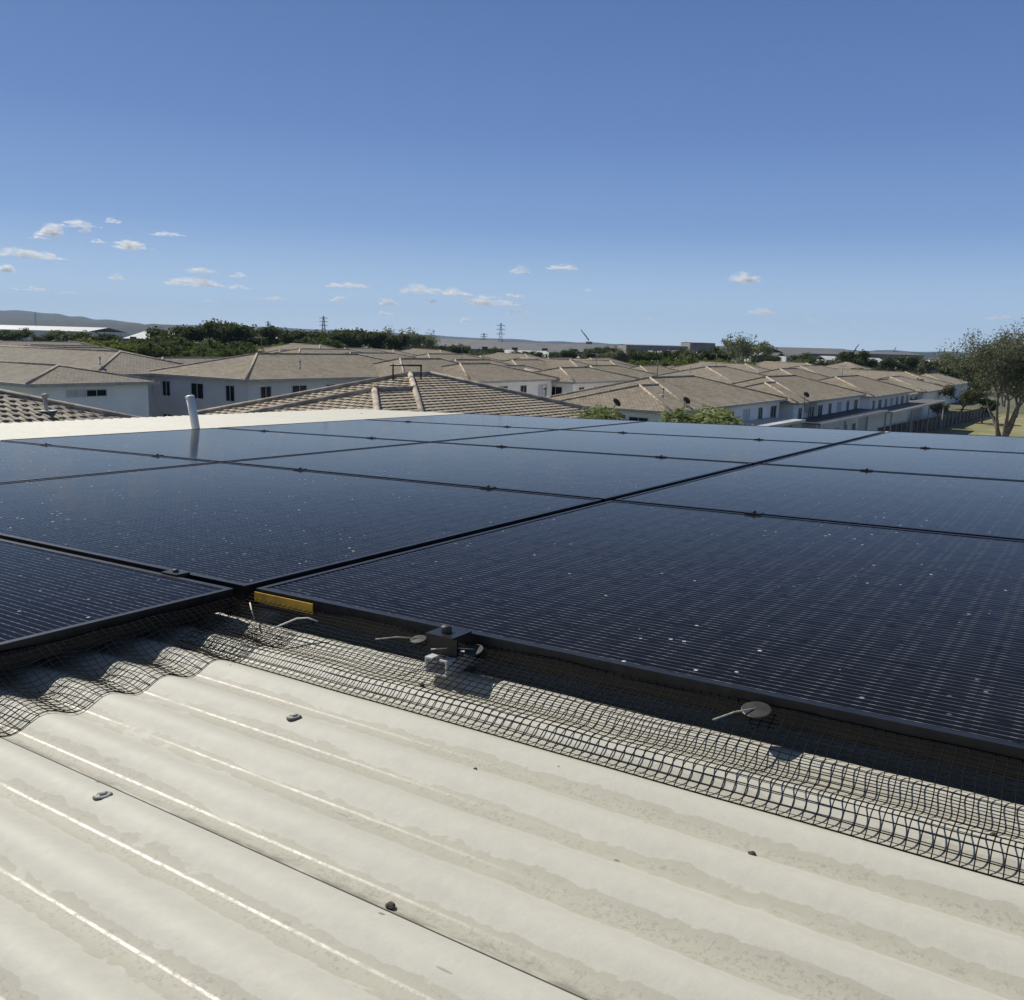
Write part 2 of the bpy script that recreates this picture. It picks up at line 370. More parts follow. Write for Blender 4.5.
# ------------------------------------------------------------------ ground, hills
g = MB()
ys = [-400, -40, -8, 14, 25, 40, 60, 85, 109, 130, 220, 400, 900, 2500, 9000, 20000]
for a, b in zip(ys[:-1], ys[1:]):
    xs = [-16000, -2000, -400, -100, -30, 0, 30, 100, 400, 2000, 16000]
    for c_, d2 in zip(xs[:-1], xs[1:]):
        g.face([(c_, a, ground(a)), (d2, a, ground(a)), (d2, b, ground(b)), (c_, b, ground(b))])
tag(g.build('ground', M['ground']), kind='structure')
def ridge(name, prof, dist, depth, base, nz, amp):
    g = MB(); n = 160; rows = []
    xs0, xs1 = prof[0][0], prof[-1][0]
    for j in range(7):
        t = j/6; row = []
        for i in range(n+1):
            x = xs0+(xs1-xs0)*i/n
            for (xa, ya), (xb, yb) in zip(prof[:-1], prof[1:]):
                if xa <= x <= xb: y = ya+(yb-ya)*(x-xa)/(xb-xa); break
            dd = dist+depth*(t-.5)
            top = at(x, y, dist); h = (top.z-base)
            h *= math.sin(math.pi*t)**.7 if 0 < t < 1 else 0
            h += amp*noise.noise(Vector((x*.02*nz, t*3, 1)))*math.sin(math.pi*t)
            row.append((at(x, y, dd).x, dd, base+max(h, 0)))
        rows.append(row)
    for j in range(6):
        for i in range(n): g.face([rows[j][i], rows[j][i+1], rows[j+1][i+1], rows[j+1][i]], smooth=True)
    tag(g.build(name, M['hill']), kind='structure')
ridge('hills', [(-250, 305), (-60, 308), (0, 310), (60, 315), (110, 320), (150, 325), (190, 328), (280, 331), (340, 334), (420, 339)], 5600, 1600, -3, 3, 14)
ridge('far_hills', [(60, 325), (230, 325), (268, 327), (330, 330), (420, 335), (620, 344), (860, 350), (1150, 357)], 7200, 1200, -3, 2, 10)
ridge('low_hills', [(-250, 317), (0, 318), (90, 322), (160, 325), (260, 330), (420, 340), (700, 347), (1150, 358)], 3200, 700, -3, 5, 8)

# ------------------------------------------------------------------ our own roof
def crest(v): return CZ + AMP*math.cos(2*math.pi*(v-CREST0)/PITCH)
bld = empty('house', mw=PM(0, 0, 0))
tag(bld, 'cream painted corrugated iron roof in the foreground that carries the solar panels', 'roof')
U0, U1, V1 = -4.93, 3.6, 5.32
k = -4
while True:
    va = -.423+.72*k-.045; vb = min(-.423+.72*(k+1), V1)
    if va > V1: break
    s = MB(); nv = int((vb-va)/(PITCH/16)); us = [U0+(U1-U0)*i/12 for i in range(13)]
    zz = lambda v: crest(v) + .0017*(v-va)/.76
    for j in range(nv):
        a = va+(vb-va)*j/nv; b = va+(vb-va)*(j+1)/nv
        for ua, ub in zip(us[:-1], us[1:]):
            s.face([(ua, a, zz(a)), (ub, a, zz(a)), (ub, b, zz(b)), (ua, b, zz(b))], smooth=True)
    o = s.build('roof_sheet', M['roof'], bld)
    bm = bmesh.new(); bm.from_mesh(o.data); bmesh.ops.remove_doubles(bm, verts=bm.verts, dist=1e-5); bm.to_mesh(o.data); bm.free()
    k += 1
wl = MB(); zt = -.09
wl.box(((U0+U1)/2, 1.2, -2.6), ((U1-U0)/2-.25, 3.9, 2.45)); wl.build('wall', M['wall'][1], bld)
# roof screws: washer and hexagonal head
def screw(u, v):
    s = MB(); z = crest(v)+.001
    s.lathe([(.0068, .0), (.0070, .001), (.0056, .0018), (.0045, .002)], (u, v, z), 18)
    s.lathe([(.0001, .0036), (.0030, .0035), (.0034, .0030), (.0034, .0015), (.0045, .0014)], (u, v, z), 6)
    s.build('roof_screw', M['steel'], bld)
    s2 = MB(); s2.lathe([(.0080, -.0012), (.0082, .0), (.0066, .0008)], (u, v, z), 18); s2.build('seal_washer', M['rubber'], bld)
for (u, v) in [(.348, CREST0), (.350, CREST0+3*PITCH), (.349, CREST0-3*PITCH)]: screw(u, v)
for v in (CREST0+9*PITCH*i for i in range(8, 10)): screw(-4.2, v)

# ------------------------------------------------------------------ solar array
PW, PH, TH = 1.482, 1.134, .030
CW, CH = 1.5024, 1.154
def make_panel():
    root = empty('solar_panel')
    f = MB(); r = .0095; t2 = .0018
    # frame profile: top lip, outer wall with a groove, bottom flange
    for (x0, x1, y0, y1) in ((0, PW, 0, r), (0, PW, PH-r, PH), (0, r, r, PH-r), (PW-r, PW, r, PH-r)):
        f.box(((x0+x1)/2, (y0+y1)/2, -.0016), ((x1-x0)/2, (y1-y0)/2, .0016))
    for (x0, x1, y0, y1, e) in ((.0008, PW-.0008, .0008, .0026, 0), (.0008, PW-.0008, PH-.0026, PH-.0008, 0), (.0008, .0026, .0026, PH-.0026, 1), (PW-.0026, PW-.0008, .0026, PH-.0026, 1)):
        f.box(((x0+x1)/2, (y0+y1)/2, -.0165), ((x1-x0)/2, (y1-y0)/2, .0133))
    for (x0, x1, y0, y1) in ((.0001, PW-.0001, .0001, .028), (.0001, PW-.0001, PH-.028, PH-.0001), (.0001, .028, .028, PH-.028), (PW-.028, PW-.0001, .028, PH-.028)):
        f.box(((x0+x1)/2, (y0+y1)/2, -.0290), ((x1-x0)/2, (y1-y0)/2, .0010))
    f.build('frame', M['frame'], root)
    gl = MB(); zc = -.0013
    gl.box((PW/2, PH/2, zc-.002), (PW/2-r-.0002, PH/2-r-.0002, .002)); gl.build('glass', M['pv'], root)
    return root
proto = make_panel()
colname = {-3: 'far left', -2: 'left', -1: 'middle', 0: 'right', 1: 'outermost right'}
plist = []
for c in (-2, -1, 0):
    for rr in (-1, 0, 1, 2, 3):
        if rr == -1 and c == 0: continue
        plist.append((c, rr))
def plabel(c, rr):
    cn = {-2: 'left-hand row', -1: 'middle row', 0: 'right-hand row'}[c]
    if rr == -1: return 'black solar panel at the lower left edge, jutting nearest the wavy mesh shadow' if c == -1 else 'black solar panel just out of frame at the lower left'
    if (c, rr) == (0, 0): return 'large dark solar panel at the right behind the clamp, nearest the mesh'
    if (c, rr) == (-1, 0): return 'droplet-spotted solar panel whose corner touches the yellow strip, left of the gap'
    if (c, rr) == (-2, 3): return 'farthest solar panel of the left-hand row, beside the cream roof strip'
    w_ = {0: 'nearest', 1: 'second', 2: 'third', 3: 'farthest'}[rr]
    return '%s solar panel of the %s, counted away from the camera' % (w_, cn)
for i, (c, rr) in enumerate(plist):
    if (c, rr) == (-2, -1): continue
    o = proto if i == 1 else copy_tree(proto)
    gx = .005 if c == 0 else 0
    o.matrix_world = PM(c*CW + gx + .010, rr*CH + .010, 0) @ Matrix.Rotation(R(random.uniform(-.02, .02)), 4, 'Z')
    tag(o, plabel(c, rr), 'solar panel', 'black solar panels laid in rows on the roof')
# middle clamps between panels
def make_clamp():
    root = empty('panel_clamp'); b = MB(); b.box((0, 0, .0018), (.019, .0125, .0013)); b.box((0, 0, -.014), (.022, .0055, .0145))
    b.build('clamp_plate', M['frame'], root)
    s = MB(); s.lathe([(.0001, .0075), (.0038, .0073), (.0048, .0062), (.0048, .0031)], n=14); s.build('bolt', M['black_plastic'], root)
    return root
pc = make_clamp(); n = 0
words = ['nearest', 'second nearest', 'third nearest', 'farthest']
for rr in (0, 1, 2, 3):
    for iu, u in enumerate((-2.61, -1.86, -1.112, -.371, .380, 1.13)):
        if rr == 0 and (u > 0 or u < -1): continue
        if rr == 0 and u == -.371: u = -.16
        o = pc if n == 0 else copy_tree(pc); n += 1
        o.matrix_world = PM(u, rr*CH + (.0 if rr else -.0), 0)
        o.matrix_world = PM(u, rr*CH + .0, 0) @ Matrix.Translation((0, -.0 + (.0), 0))
        tag(o, '%s small black clamp from the left on the %s seam between panel rows' % (('leftmost', 'second', 'third', 'fourth', 'fifth', 'sixth')[iu], {1: 'nearest long', 2: 'second', 3: 'farthest'}[rr]) if rr else
            'small black clamp on the seam between the lower left panel and the one behind it', 'clamp', 'black clamps on the seams between solar panels')
# ------------------------------------------------------------------ end clamp, rail stub, discs, cables
ec = empty('end_clamp', mw=PM(.392, -.004, 0)); tag(ec, 'black end clamp with bolt on an aluminium foot at the front panel edge', 'clamp')
b = MB(); b.box((0, -.010, .0032), (.021, .019, .0014)); b.box((0, -.019, -.010), (.0205, .0016, .0120)); b.build('clamp_plate', M['frame'], ec)
b = MB(); b.lathe([(.0001, .0085), (.0055, .0082), (.0070, .0062), (.0070, 0)], (-.002, -.012, .0046), 16); b.build('bolt', M['black_plastic'], ec)
b = MB()
def chan(b, z0, z1, hw, y0, y1, t=.0013):
    for (x0, x1, a, c2) in ((-hw, -hw+t, z0, z1), (hw-t, hw, z0, z1), (-hw+t, hw-t, z0, z0+t), (-hw+t, -hw*.35, z1-t, z1), (hw*.35, hw-t, z1-t, z1)):
        b.box(((x0+x1)/2, (y0+y1)/2, (a+c2)/2), ((x1-x0)/2, (y1-y0)/2, (c2-a)/2))
chan(b, -.042, -.0225, .0165, -.036, .05, .002); b.build('rail', M['alu'], ec)
def disc(u, v, w_, tilt, wtail, label, k=1.0):
    o = empty('mesh_clip', mw=PM(u, v, w_) @ Matrix.Rotation(R(tilt), 4, 'X')); tag(o, label, 'clip', 'round clips that hold the bird mesh')
    s = MB(); s.lathe([(.0001, .0014), (.0140*k, .0007), (.0150*k, .0001), (.0150*k, -.0006), (.0001, -.0010)], n=26); s.sm = [False]*len(s.f); s.build('disc', M['black_plastic'], o)
    s = MB(); s.tube([(0, 0, .0012), tuple(Vector(wtail)*.5+Vector((0, 0, .003))), wtail], .00075, 6); s.build('pin', M['steel'], o)
disc(.773, -.0065, -.011, 12, (-.030, -.040, .004), 'round dark plastic clip with a metal pin, at right on the panel edge')
disc(.425, -.0065, -.014, 18, (-.045, -.026, .008), 'round dark plastic clip just right of the end clamp', .8)
disc(.338, -.0065, -.016, 12, (-.045, -.030, .006), 'round dark plastic clip just left of the end clamp', .72)
s = MB(); s.box((.065, -.0026, .0), (.060, .0008, .0075)); yl = s.build('sticker', M['yellow'], None, PM(.012, .0085, -.0115))
tag(yl, 'yellow strip stuck to the front panel frame behind the black mesh', 'sticker')
def cable(pts, label):
    s = MB(); s.tube([Vector(p) for p in pts], .0011, 6); o = s.build('cable_tie', M['cable'], None, PM(0, 0, 0)); tag(o, label, 'cable tie', 'loose white ties under the panel edge')
cable([(.020, -.006, -.018), (.035, -.016, -.024), (.052, -.026, -.032)], 'straight white tie end hanging just below the yellow strip')
cable([(.165, -.012, -.020), (.150, -.016, -.017), (.135, -.022, -.019), (.118, -.036, -.028), (.104, -.050, -.036)], 'curved white tie end at the right of the yellow strip')

# ------------------------------------------------------------------ bird mesh skirts (wire netting)
SP = .0102
def skirt(name, org, along, out, L, label, corr):
    """netting that leaves the frame, bulges out and lies down on the roof"""
    W = .185; nd = int(W/SP); nl = int(L/SP)
    def pt(s_, t):
        # profile: distance out (q) and height
        f = t/W
        q = .0015 + .135*(f**1.25) + .004*noise.noise(Vector((s_*7, t*9, 3.3+corr)))
        p = Vector(org) + Vector(along)*(s_ + .004*noise.noise(Vector((s_*5, t*12, 8+corr)))) + Vector(out)*q
        zr = crest(p.y) + .0022
        if not corr: zr = max(zr, CZ + AMP*.78 + .0015)
        if corr: zr = max(zr, CZ + .35*AMP + .5*(crest(p.y)-CZ)) if f < .55 else zr
        top = -.010
        k_ = min(1, f/.62); k_ = k_*k_*(3-2*k_)
        z = top + (zr - top)*k_ + (.006*math.sin(math.pi*min(f*1.05, 1)))
        if not corr: z = top + (CZ + AMP + .0035 - top)*min(1, (f/.7))**.85 + .0012*math.sin(math.pi*f)
        z += .0022*noise.noise(Vector((s_*16, t*16, 1.7+corr)))
        if not corr and f > .82: z = z + (crest(p.y)+.0015-z)*min(1, (f-.82)/.16)**1.3
        p.z = max(z, crest(p.y)+.001 if f > .3 else z)
        return p
    s = MB(); sub = 3
    for i in range(nl+1):
        s.tube([pt(i*SP, t*W/(nd*sub)) for t in range(nd*sub+1)], .00052, 4, False)
    for j in range(nd+1):
        t = j*SP if j < nd else W
        s.tube([pt(i*SP/2, t) for i in range(nl*2+1)], .00052 if j < nd else .0007, 4, False)
    o = s.build('bird_mesh', M['wire'], None, PM(0, 0, 0)); tag(o, label, 'wire mesh', 'black bird mesh skirts under the panels')
skirt('m1', (.004, .012, 0), (1, 0, 0), (0, -1, 0), 1.5, 'black wire bird mesh skirting the long front edge of the right-hand panel', 0)
skirt('m2', (-.010, -.02, 0), (0, -1, 0), (1, 0, 0), 1.0, 'black wire bird mesh rippling over the corrugations beside the lower left panel', 1)

# ------------------------------------------------------------------ vent pipe and little things on the roof
vp = P2W(-3.05, 2.23, -.05)
pr = empty('vent_pipe', vp); tag(pr, 'white plastic vent pipe standing at the edge of the panels on the cream roof', 'pipe')
lean = Vector((-.035, 0, .218)) ; s = MB()
s.tube([(0, 0, -.02), lean*.5, lean], .0215, 20); s.tube([lean*.97, lean*1.0, lean*1.02, lean*1.035], [.0245, .0245, .022, .012], 20)
s.build('pipe', M['pvc'], pr); s = MB(); s.lathe([(.05, .0), (.045, .008), (.026, .020), (.0225, .03)], n=20); s.build('flashing', M['rubber'], pr)
def pod(u, v, r, label, squash=.6):
    s = MB(); n = 10; P = []
    for j in range(6):
        a = math.pi*j/5
        for i in range(n):
            b_ = 2*math.pi*i/n; p = Vector((math.sin(a)*math.cos(b_), math.sin(a)*math.sin(b_), math.cos(a)*squash))
            P.append(p*r*(1+.35*noise.noise(p*2+Vector((u*40, v, 0)))))
    for j in range(5):
        for i in range(n):
            s.face([P[j*n+i], P[(j+1)*n+i], P[(j+1)*n+(i+1) % n], P[j*n+(i+1) % n]], smooth=True)
    o = s.build('seed_pod', M['pod'], None, PM(u, v, crest(v)+r*squash*.7)); tag(o, label, 'seed pod')
pod(.647, -.412, .0038, 'round dark seed pod on the seam of the cream roof, near the bottom')
pod(.836, -.199, .0032, 'ragged dark seed pod lying below the mesh at the right')
pod(.57, -.204, .0022, 'tiny dark seed on the cream roof between two white streaks')
pod(.992, -.075, .0028, 'dark seed pod caught under the mesh at far right')
pod(.60, -.055, .0022, 'small dark seed caught under the mesh in the middle')
pod(.40, -.075, .0034, 'dark seed pod caught under the mesh below the end clamp', .8)

# ------------------------------------------------------------------ houses
HG = 'tile-roofed townhouses of the estate'
COURSE = .23
DETAIL = False
def roof_mesh(mb, caps, A, B, hw, pitch, dirv, zr, hipA=True, hipB=True, over=.0):
    """hipped roof around ridge A-B (world xy), courses built as real steps"""
    X = dirv; Y = Vector((-X.y, X.x, 0)); tp = math.tan(pitch); rise = hw*tp
    A3 = Vector((A.x, A.y, zr)); B3 = Vector((B.x, B.y, zr)); ze = zr-rise
    ea = A3 - X*(hw if hipA else .5); eb = B3 + X*(hw if hipB else .5); ea.z = eb.z = ze
    c00 = ea - Y*hw; c01 = ea + Y*hw; c10 = eb - Y*hw; c11 = eb + Y*hw
    def face(e0, e1, r1, r0):             # eave e0->e1, ridge r0..r1
        ed = (e1-e0); Lh = ed.length; ed = ed/Lh
        up = (r0-e0); up = up - ed*up.dot(ed); S_ = up.length; up = up/S_; nrm = ed.cross(up).normalized()
        if nrm.z < 0: nrm = -nrm
        a0 = (r0-e0).dot(ed)/S_; a1 = (r1-e1).dot(ed)/S_; nr = max(2, int(round(S_/COURSE))); lift = .03 if DETAIL else .02; wav = .021 if COURSE > .3 else .006
        for i in range(nr):
            s0 = S_*i/nr; s1 = S_*(i+1)/nr
            p0 = e0 + up*s0 + ed*(a0*s0) + nrm*lift; p1 = e1 + up*s0 + ed*(a1*s0) + nrm*lift
            p2 = e1 + up*s1 + ed*(a1*s1); p3 = e0 + up*s1 + ed*(a0*s1)
            uv = [((p-e0).dot(ed)+.001, s_) for p, s_ in ((p0, i*.33+.001), (p1, i*.33+.001), (p2, i*.33+.329), (p3, i*.33+.329))]
            if DETAIL:                                  # near roofs: the roll of every tile is modelled
                ns = max(2, int((p1-p0).length/.075))
                def row(pa, pb, k_): t = k_/ns; p = pa.lerp(pb, t); u = (p-e0).dot(ed); return p + nrm*(wav*math.sin(2*math.pi*(u + .15*(i % 2))/.30))
                for k_ in range(ns):
                    a_, b_, c_, d2_ = row(p0, p1, k_), row(p0, p1, k_+1), row(p3, p2, k_+1), row(p3, p2, k_)
                    us = [((p-e0).dot(ed)+.001, uv[j_][1]) for p, j_ in ((a_, 0), (b_, 0), (c_, 2), (d2_, 2))]
                    mb.face([a_, b_, c_, d2_], us, True)
                    mb.face([a_ - nrm*.045, b_ - nrm*.045, b_, a_], [us[0], us[1], us[1], us[0]])
                continue
            mb.face([p0, p1, p2, p3], uv)
            q0, q1 = p0 - nrm*.021, p1 - nrm*.021
            mb.face([q0, q1, p1, p0], [(uv[0][0], i*.33+.02)]*2 + [(uv[1][0], i*.33+.02)]*2)
    face(c00, c10, B3, A3); face(c11, c01, A3, B3)
    if hipA: face(c01, c00, A3, A3)
    if hipB: face(c10, c11, B3, B3)
    cap = lambda p, q: caps.tube([p+Vector((0, 0, .03)), q+Vector((0, 0, .03))], .095, 6)
    if (B3-A3).length > .3: cap(A3, B3)
    if hipA: cap(A3, c00); cap(A3, c01)
    if hipB: cap(B3, c10); cap(B3, c11)
    return c00, c01, c10, c11, ze, X, Y
def window(parent, p, X, Yn, w_, h_, blind=False):
    """p = sill centre on the wall, X along wall, Yn outward"""
    Z = Vector((0, 0, 1)); f = MB(); t = .05; c = p + Z*h_/2
    for (dx, dz, hx, hz) in ((0, h_/2+t/2, w_/2+t, t/2), (0, -h_/2-t/2, w_/2+t, t/2), (-w_/2-t/2, 0, t/2, h_/2), (w_/2+t/2, 0, t/2, h_/2), (0, 0, t/3, h_/2)):
        f.box(c+X*dx+Z*dz+Yn*.02, (hx, .04, hz), (X, Yn, Z))
    fr = f.build('window', M['winframe'], parent)
    f = MB(); f.box(c+X*(w_/4)+Yn*.008, (w_/4-.02, .012, h_/2-.002), (X, Yn, Z))
    f.box(c-X*(w_/4)+Yn*.008, (w_/4-.02, .012, h_/2-.002), (X, Yn, Z)); f.build('pane', M['blind' if blind else 'pane'], fr)
def house(x, y, dist, L, hw, label, course=.23, yaw=56, pitch=17, wing=None, tile=0, wall=0, win=True, hipA=True, hipB=True, h2=True, group=HG, door=False):
    """(x, y): pixel of the near ridge end, at forward distance dist"""
    global COURSE, DETAIL; COURSE = course; DETAIL = dist < 32
    A = at(x, y, dist); zr = A.z; dirv = Vector((math.cos(R(yaw)), math.sin(R(yaw)), 0)); B = A + dirv*L
    root = empty('townhouse', (A.x, A.y, ground(dist))); tag(root, label, 'house', group)
    inv = Matrix.Translation(-Vector(root.location))
    rm, cm = MB(), MB()
    c00, c01, c10, c11, ze, X, Y = roof_mesh(rm, cm, A, B, hw, R(pitch), dirv, zr, hipA, hipB)
    parts = [(c00, c01, c10, c11, ze, hipA, hipB, A, B)]
    if wing:
        kk_, ff_ = wing; whw = hw-kk_; d2 = dirv
        A2 = A + Vector((dirv.y, -dirv.x, 0))*kk_ - dirv*ff_; A2.z = zr-kk_*math.tan(R(pitch)); B2 = A2+d2*max(.6, ff_-kk_+.12)
        k0, k1, k2, k3, ze2, X2, Y2 = roof_mesh(rm, cm, A2, B2, whw, R(pitch), d2, A2.z, True, False)
        parts.append((k0, k1, k2, k3, ze2, True, False, A2, B2))
    sh = lambda mb: setattr(mb, 'v', [tuple(Vector(v)-root.location) for v in mb.v])
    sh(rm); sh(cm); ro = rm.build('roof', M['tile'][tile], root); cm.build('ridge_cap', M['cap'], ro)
    wm, fm = MB(), MB(); gz = ground(dist)-.6
    for (c00, c01, c10, c11, ze, hA, hB, A_, B_) in parts:
        ctr = (c00+c11)/2; X = (c10-c00).normalized(); Y = (c01-c00).normalized(); lx = (c10-c00).length/2; ly = (c01-c00).length/2
        ov = .5; wx, wy = lx-ov, ly-ov
        wm.box((ctr.x, ctr.y, (ze+gz)/2-.06), (wx, wy, (ze-gz)/2-.06), (X, Y, Vector((0, 0, 1))))
        if not hA or not hB:              # gable triangles
            for e, fl, sg in ((c00, hA, -1), (c10, hB, 1)):
                if fl: continue
                pa = Vector((ctr.x, ctr.y, 0)) + X*(sg*wx); tp = math.tan(R(pitch))
                t0 = pa - Y*wy; t1 = pa + Y*wy
                wm.face([(t0.x, t0.y, ze-.12), (t1.x, t1.y, ze-.12), (t1.x, t1.y, ze+ov*tp-.03), (pa.x, pa.y, ze+ly*tp-.05), (t0.x, t0.y, ze+ov*tp-.03)])
        for sg in (-1, 1):
            c = ctr + Y*(sg*(ly+.02)); fm.box((c.x, c.y, ze-.09), (lx+.06, .06, .10), (X, Y, Vector((0, 0, 1))))
            c = ctr + X*(sg*(lx+.02)); fm.box((c.x, c.y, ze-.093), (.06, ly-.04, .10), (X, Y, Vector((0, 0, 1))))
        fm.box((ctr.x, ctr.y, ze-.15), (lx-.05, ly-.05, .02), (X, Y, Vector((0, 0, 1))))
    sh(wm); sh(fm); wm.build('wall', M['wall'][wall], root); fm.build('gutter', M['fascia'], root)
    if win:
        for (c00, c01, c10, c11, ze, hA, hB, A_, B_) in parts:
            ctr = (c00+c11)/2 - root.location; X = (c10-c00).normalized(); Y = (c01-c00).normalized(); lx = (c10-c00).length/2-.5; ly = (c01-c00).length/2-.5
            for (nn, ax, off, half) in ((-Y, X, ly, lx), (-X, -Y, lx, ly), (Y, X, ly, lx), (X, Y, lx, ly)):
                if nn.y > .35: continue               # the side turned away from the street is blind
                nw = max(1, int(half*2/3.2))
                for i in range(nw):
                    t = -half + (i+.5)*2*half/nw
                    for zf, hh in ((ze-1.75, 1.15), (ze-4.6, 1.3)):
                        if zf < ground(dist)+.6: continue
                        if zf < ze-3 and dist > 110: continue
                        p = Vector((ctr.x, ctr.y, 0)) + nn*off + ax*t; p.z = zf - root.location.z
                        window(root, p, ax.copy() if ax.cross(Vector((0,0,1))).dot(nn) > 0 else -ax, nn, 1.5 if i % 2 else 1.0, hh, blind=(i % 4 == 3))
    if door:
        (c00, c01, c10, c11, ze, hA, hB, A_, B_) = parts[0]
        X = (c10-c00).normalized(); Y = (c01-c00).normalized(); ly = (c01-c00).length/2-.5
        p = (c00+c01)/2 + X*.5 - X*.03 - root.location; p.z = 1.1; d = MB(); d.box(p + Y*(-ly*.45), (.04, 1.3, 1.05), (X, Y, Vector((0, 0, 1)))); d.build('garage_door', M['door'], root)
    return root
exec_houses = [
 (410, 375, 30, 1.0, 5.0, 'nearest tiled house in the middle, hip cap running straight down towards the panels', dict(wing=(1.31, 3.14), pitch=16, tile=0)),
 (-20, 389, 25, 14, 5.6, 'nearest tiled house at the left edge, only its dark scalloped tiles showing', dict(yaw=146, pitch=16, tile=1, course=.36)),
 (58, 366, 62, 18, 4.6, 'tiled house at left with a pale end wall and one wide low window', dict(yaw=146, pitch=11.5, tile=1, wall=0, win=False)),
 (163, 358, 88, 9, 5.6, 'tiled townhouse behind the vent pipe with three dark upstairs windows', dict(tile=1, wall=2, pitch=16)),
 (257, 354, 76, 12, 6.5, 'broad tiled townhouse left of centre behind the nearest roof', dict(tile=0, wall=2, pitch=15)),
 (120, 352, 78, 26, 6, 'long weathered tiled roof behind the house with the wide window', dict(yaw=146, tile=1, wall=2, pitch=15)),
 (650, 378, 74, 9, 6.6, 'tiled house right of centre with a crossing lower hip, behind the leafy bush', dict(wing=(1.55, 5.0), pitch=16, tile=0)),
 (766, 377, 94, 10, 6.4, 'tiled townhouse of the right-hand terrace, nearest the camera after the bush', dict(tile=0, wing=(1.5, 4.8))),
 (835, 377, 116, 12, 6.4, 'tiled townhouse in the middle of the right-hand terrace above the first patio roof', dict(tile=0)),
 (876, 380, 142, 12, 6.0, 'tiled townhouse at the far end of the right-hand terrace above the second patio roof', dict(tile=0)),
 (706, 367, 105, 6, 7.5, 'house with a pale sandy pyramid roof right of centre', dict(tile=2, wall=0, pitch=15)),
 (490, 374, 96, 10, 3.6, 'house with a pale gable end and brown door left of the centre gap', dict(yaw=100, hipA=False, wall=0, pitch=24, door=True)),
 (541, 372, 100, 10, 3.8, 'second house with a pale gable end, just right of the first gable', dict(yaw=100, hipA=False, wall=0, pitch=24, door=True, tile=0)),
]
roots = [house(*h[:5], h[5], **h[6]) for h in exec_houses]
# the wide low window in the end wall of the pale house at left: one half has its blind down
hr = roots[2]; X_ = Vector((math.cos(R(146)), math.sin(R(146)), 0)); A_ = at(58, 366, 62); q0_ = A_ - X_*(4.6-.5)
def onwall(x, y):
    v = ray(x, y); e_ = Vector((0, 0, EYE)); t_ = (q0_-e_).dot(X_)/v.dot(X_); return e_ + v*t_ - hr.location
wa, wb, wc_ = onwall(66, 397), onwall(86, 397.3), onwall(107, 397.8); wt = onwall(86, 391.3).z-wb.z
ax_ = (wb-wa); ax_.z = 0; ax_.normalize()
wb.z = wa.z; wc_.z = wa.z
window(hr, (wa+wb)/2, ax_, -X_, (wb-wa).length-.1, wt, True); window(hr, (wb+wc_)/2, ax_, -X_, (wc_-wb).length-.1, wt)
# further houses of the estate, row behind row
far = [
 (20, 347, 100, 10, 6, 1), (70, 341, 190, 10, 5, 2), (30, 345, 140, 10, 6, 1), (2, 341, 160, 14, 6, 1),
 (205, 361, 96, 5, 4.6, 0), (300, 349, 130, 10, 6, 0), (350, 353, 110, 8, 6, 0), (400, 359, 84, 6, 6, 0), (320, 345, 165, 8, 5, 0), (280, 350, 150, 6, 5, 0),
 (345, 348, 175, 7, 5, 1), (428, 354, 125, 8, 6, 0), (455, 360, 105, 7, 6, 0), (393, 350, 190, 9, 5, 0), (460, 364, 86, 5, 5, 0),
 (480, 356, 150, 8, 5, 0), (512, 360, 130, 7, 6, 0), (497, 366, 108, 6, 4, 1), (570, 360, 135, 9, 6, 0), (590, 366, 112, 7, 5.5, 0), (548, 358, 170, 8, 5, 0),
 (610, 361, 150, 7, 5, 0), (525, 354, 210, 8, 5, 0), (440, 350, 220, 9, 5, 0), (560, 368, 96, 6, 4.5, 0), (745, 364, 150, 8, 6, 2), (780, 369, 122, 7, 5.5, 0),
 (800, 366, 175, 14, 8, 2), (640, 366, 128, 6, 5.5, 0), (806, 363, 210, 10, 7, 2), (700, 361, 200, 10, 6, 2), (905, 372, 180, 14, 8, 2), (925, 374, 215, 16, 7, 2), (890, 377, 150, 8, 7, 2), (845, 362, 260, 9, 6, 2),
 (590, 358, 200, 8, 5, 0)]
ORD = ['first', 'second', 'third', 'fourth', 'fifth', 'sixth', 'seventh', 'eighth', 'ninth', 'tenth', 'eleventh', 'twelfth', 'thirteenth', 'fourteenth', 'fifteenth', 'sixteenth', 'seventeenth', 'eighteenth', 'nineteenth', 'twentieth']
def ordinals(items, keyf):
    """items: (x, ...) -> for each the phrase that counts it from the left within its kind"""
    out = {}; cnt = {}
    for it in sorted(items): cnt.setdefault(keyf(it), []).append(it)
    for k_, v in cnt.items():
        for n_, it in enumerate(v): out[it] = ('' if len(v) == 1 else ORD[n_] + ' from the left of the ') + k_
    return out
def hk(t):
    x, y, dd, L, hw, tt = t
    return '%s tiled houses in the %s' % (('brown', 'greyish', 'pale sandy')[tt], 'nearer rows' if dd < 113 else 'middle rows' if dd < 165 else 'farthest rows')
ho = ordinals(far, hk)
for i, h_ in enumerate(sorted(far)):
    x, y, dd, L, hw, t = h_
    house(x, y, dd, L, hw, ho[h_], yaw=56 + (90 if (i % 3 == 1 and dd > 120) else 0), pitch=15+(i % 3), tile=t, wall=i % 3, win=dd < 140)
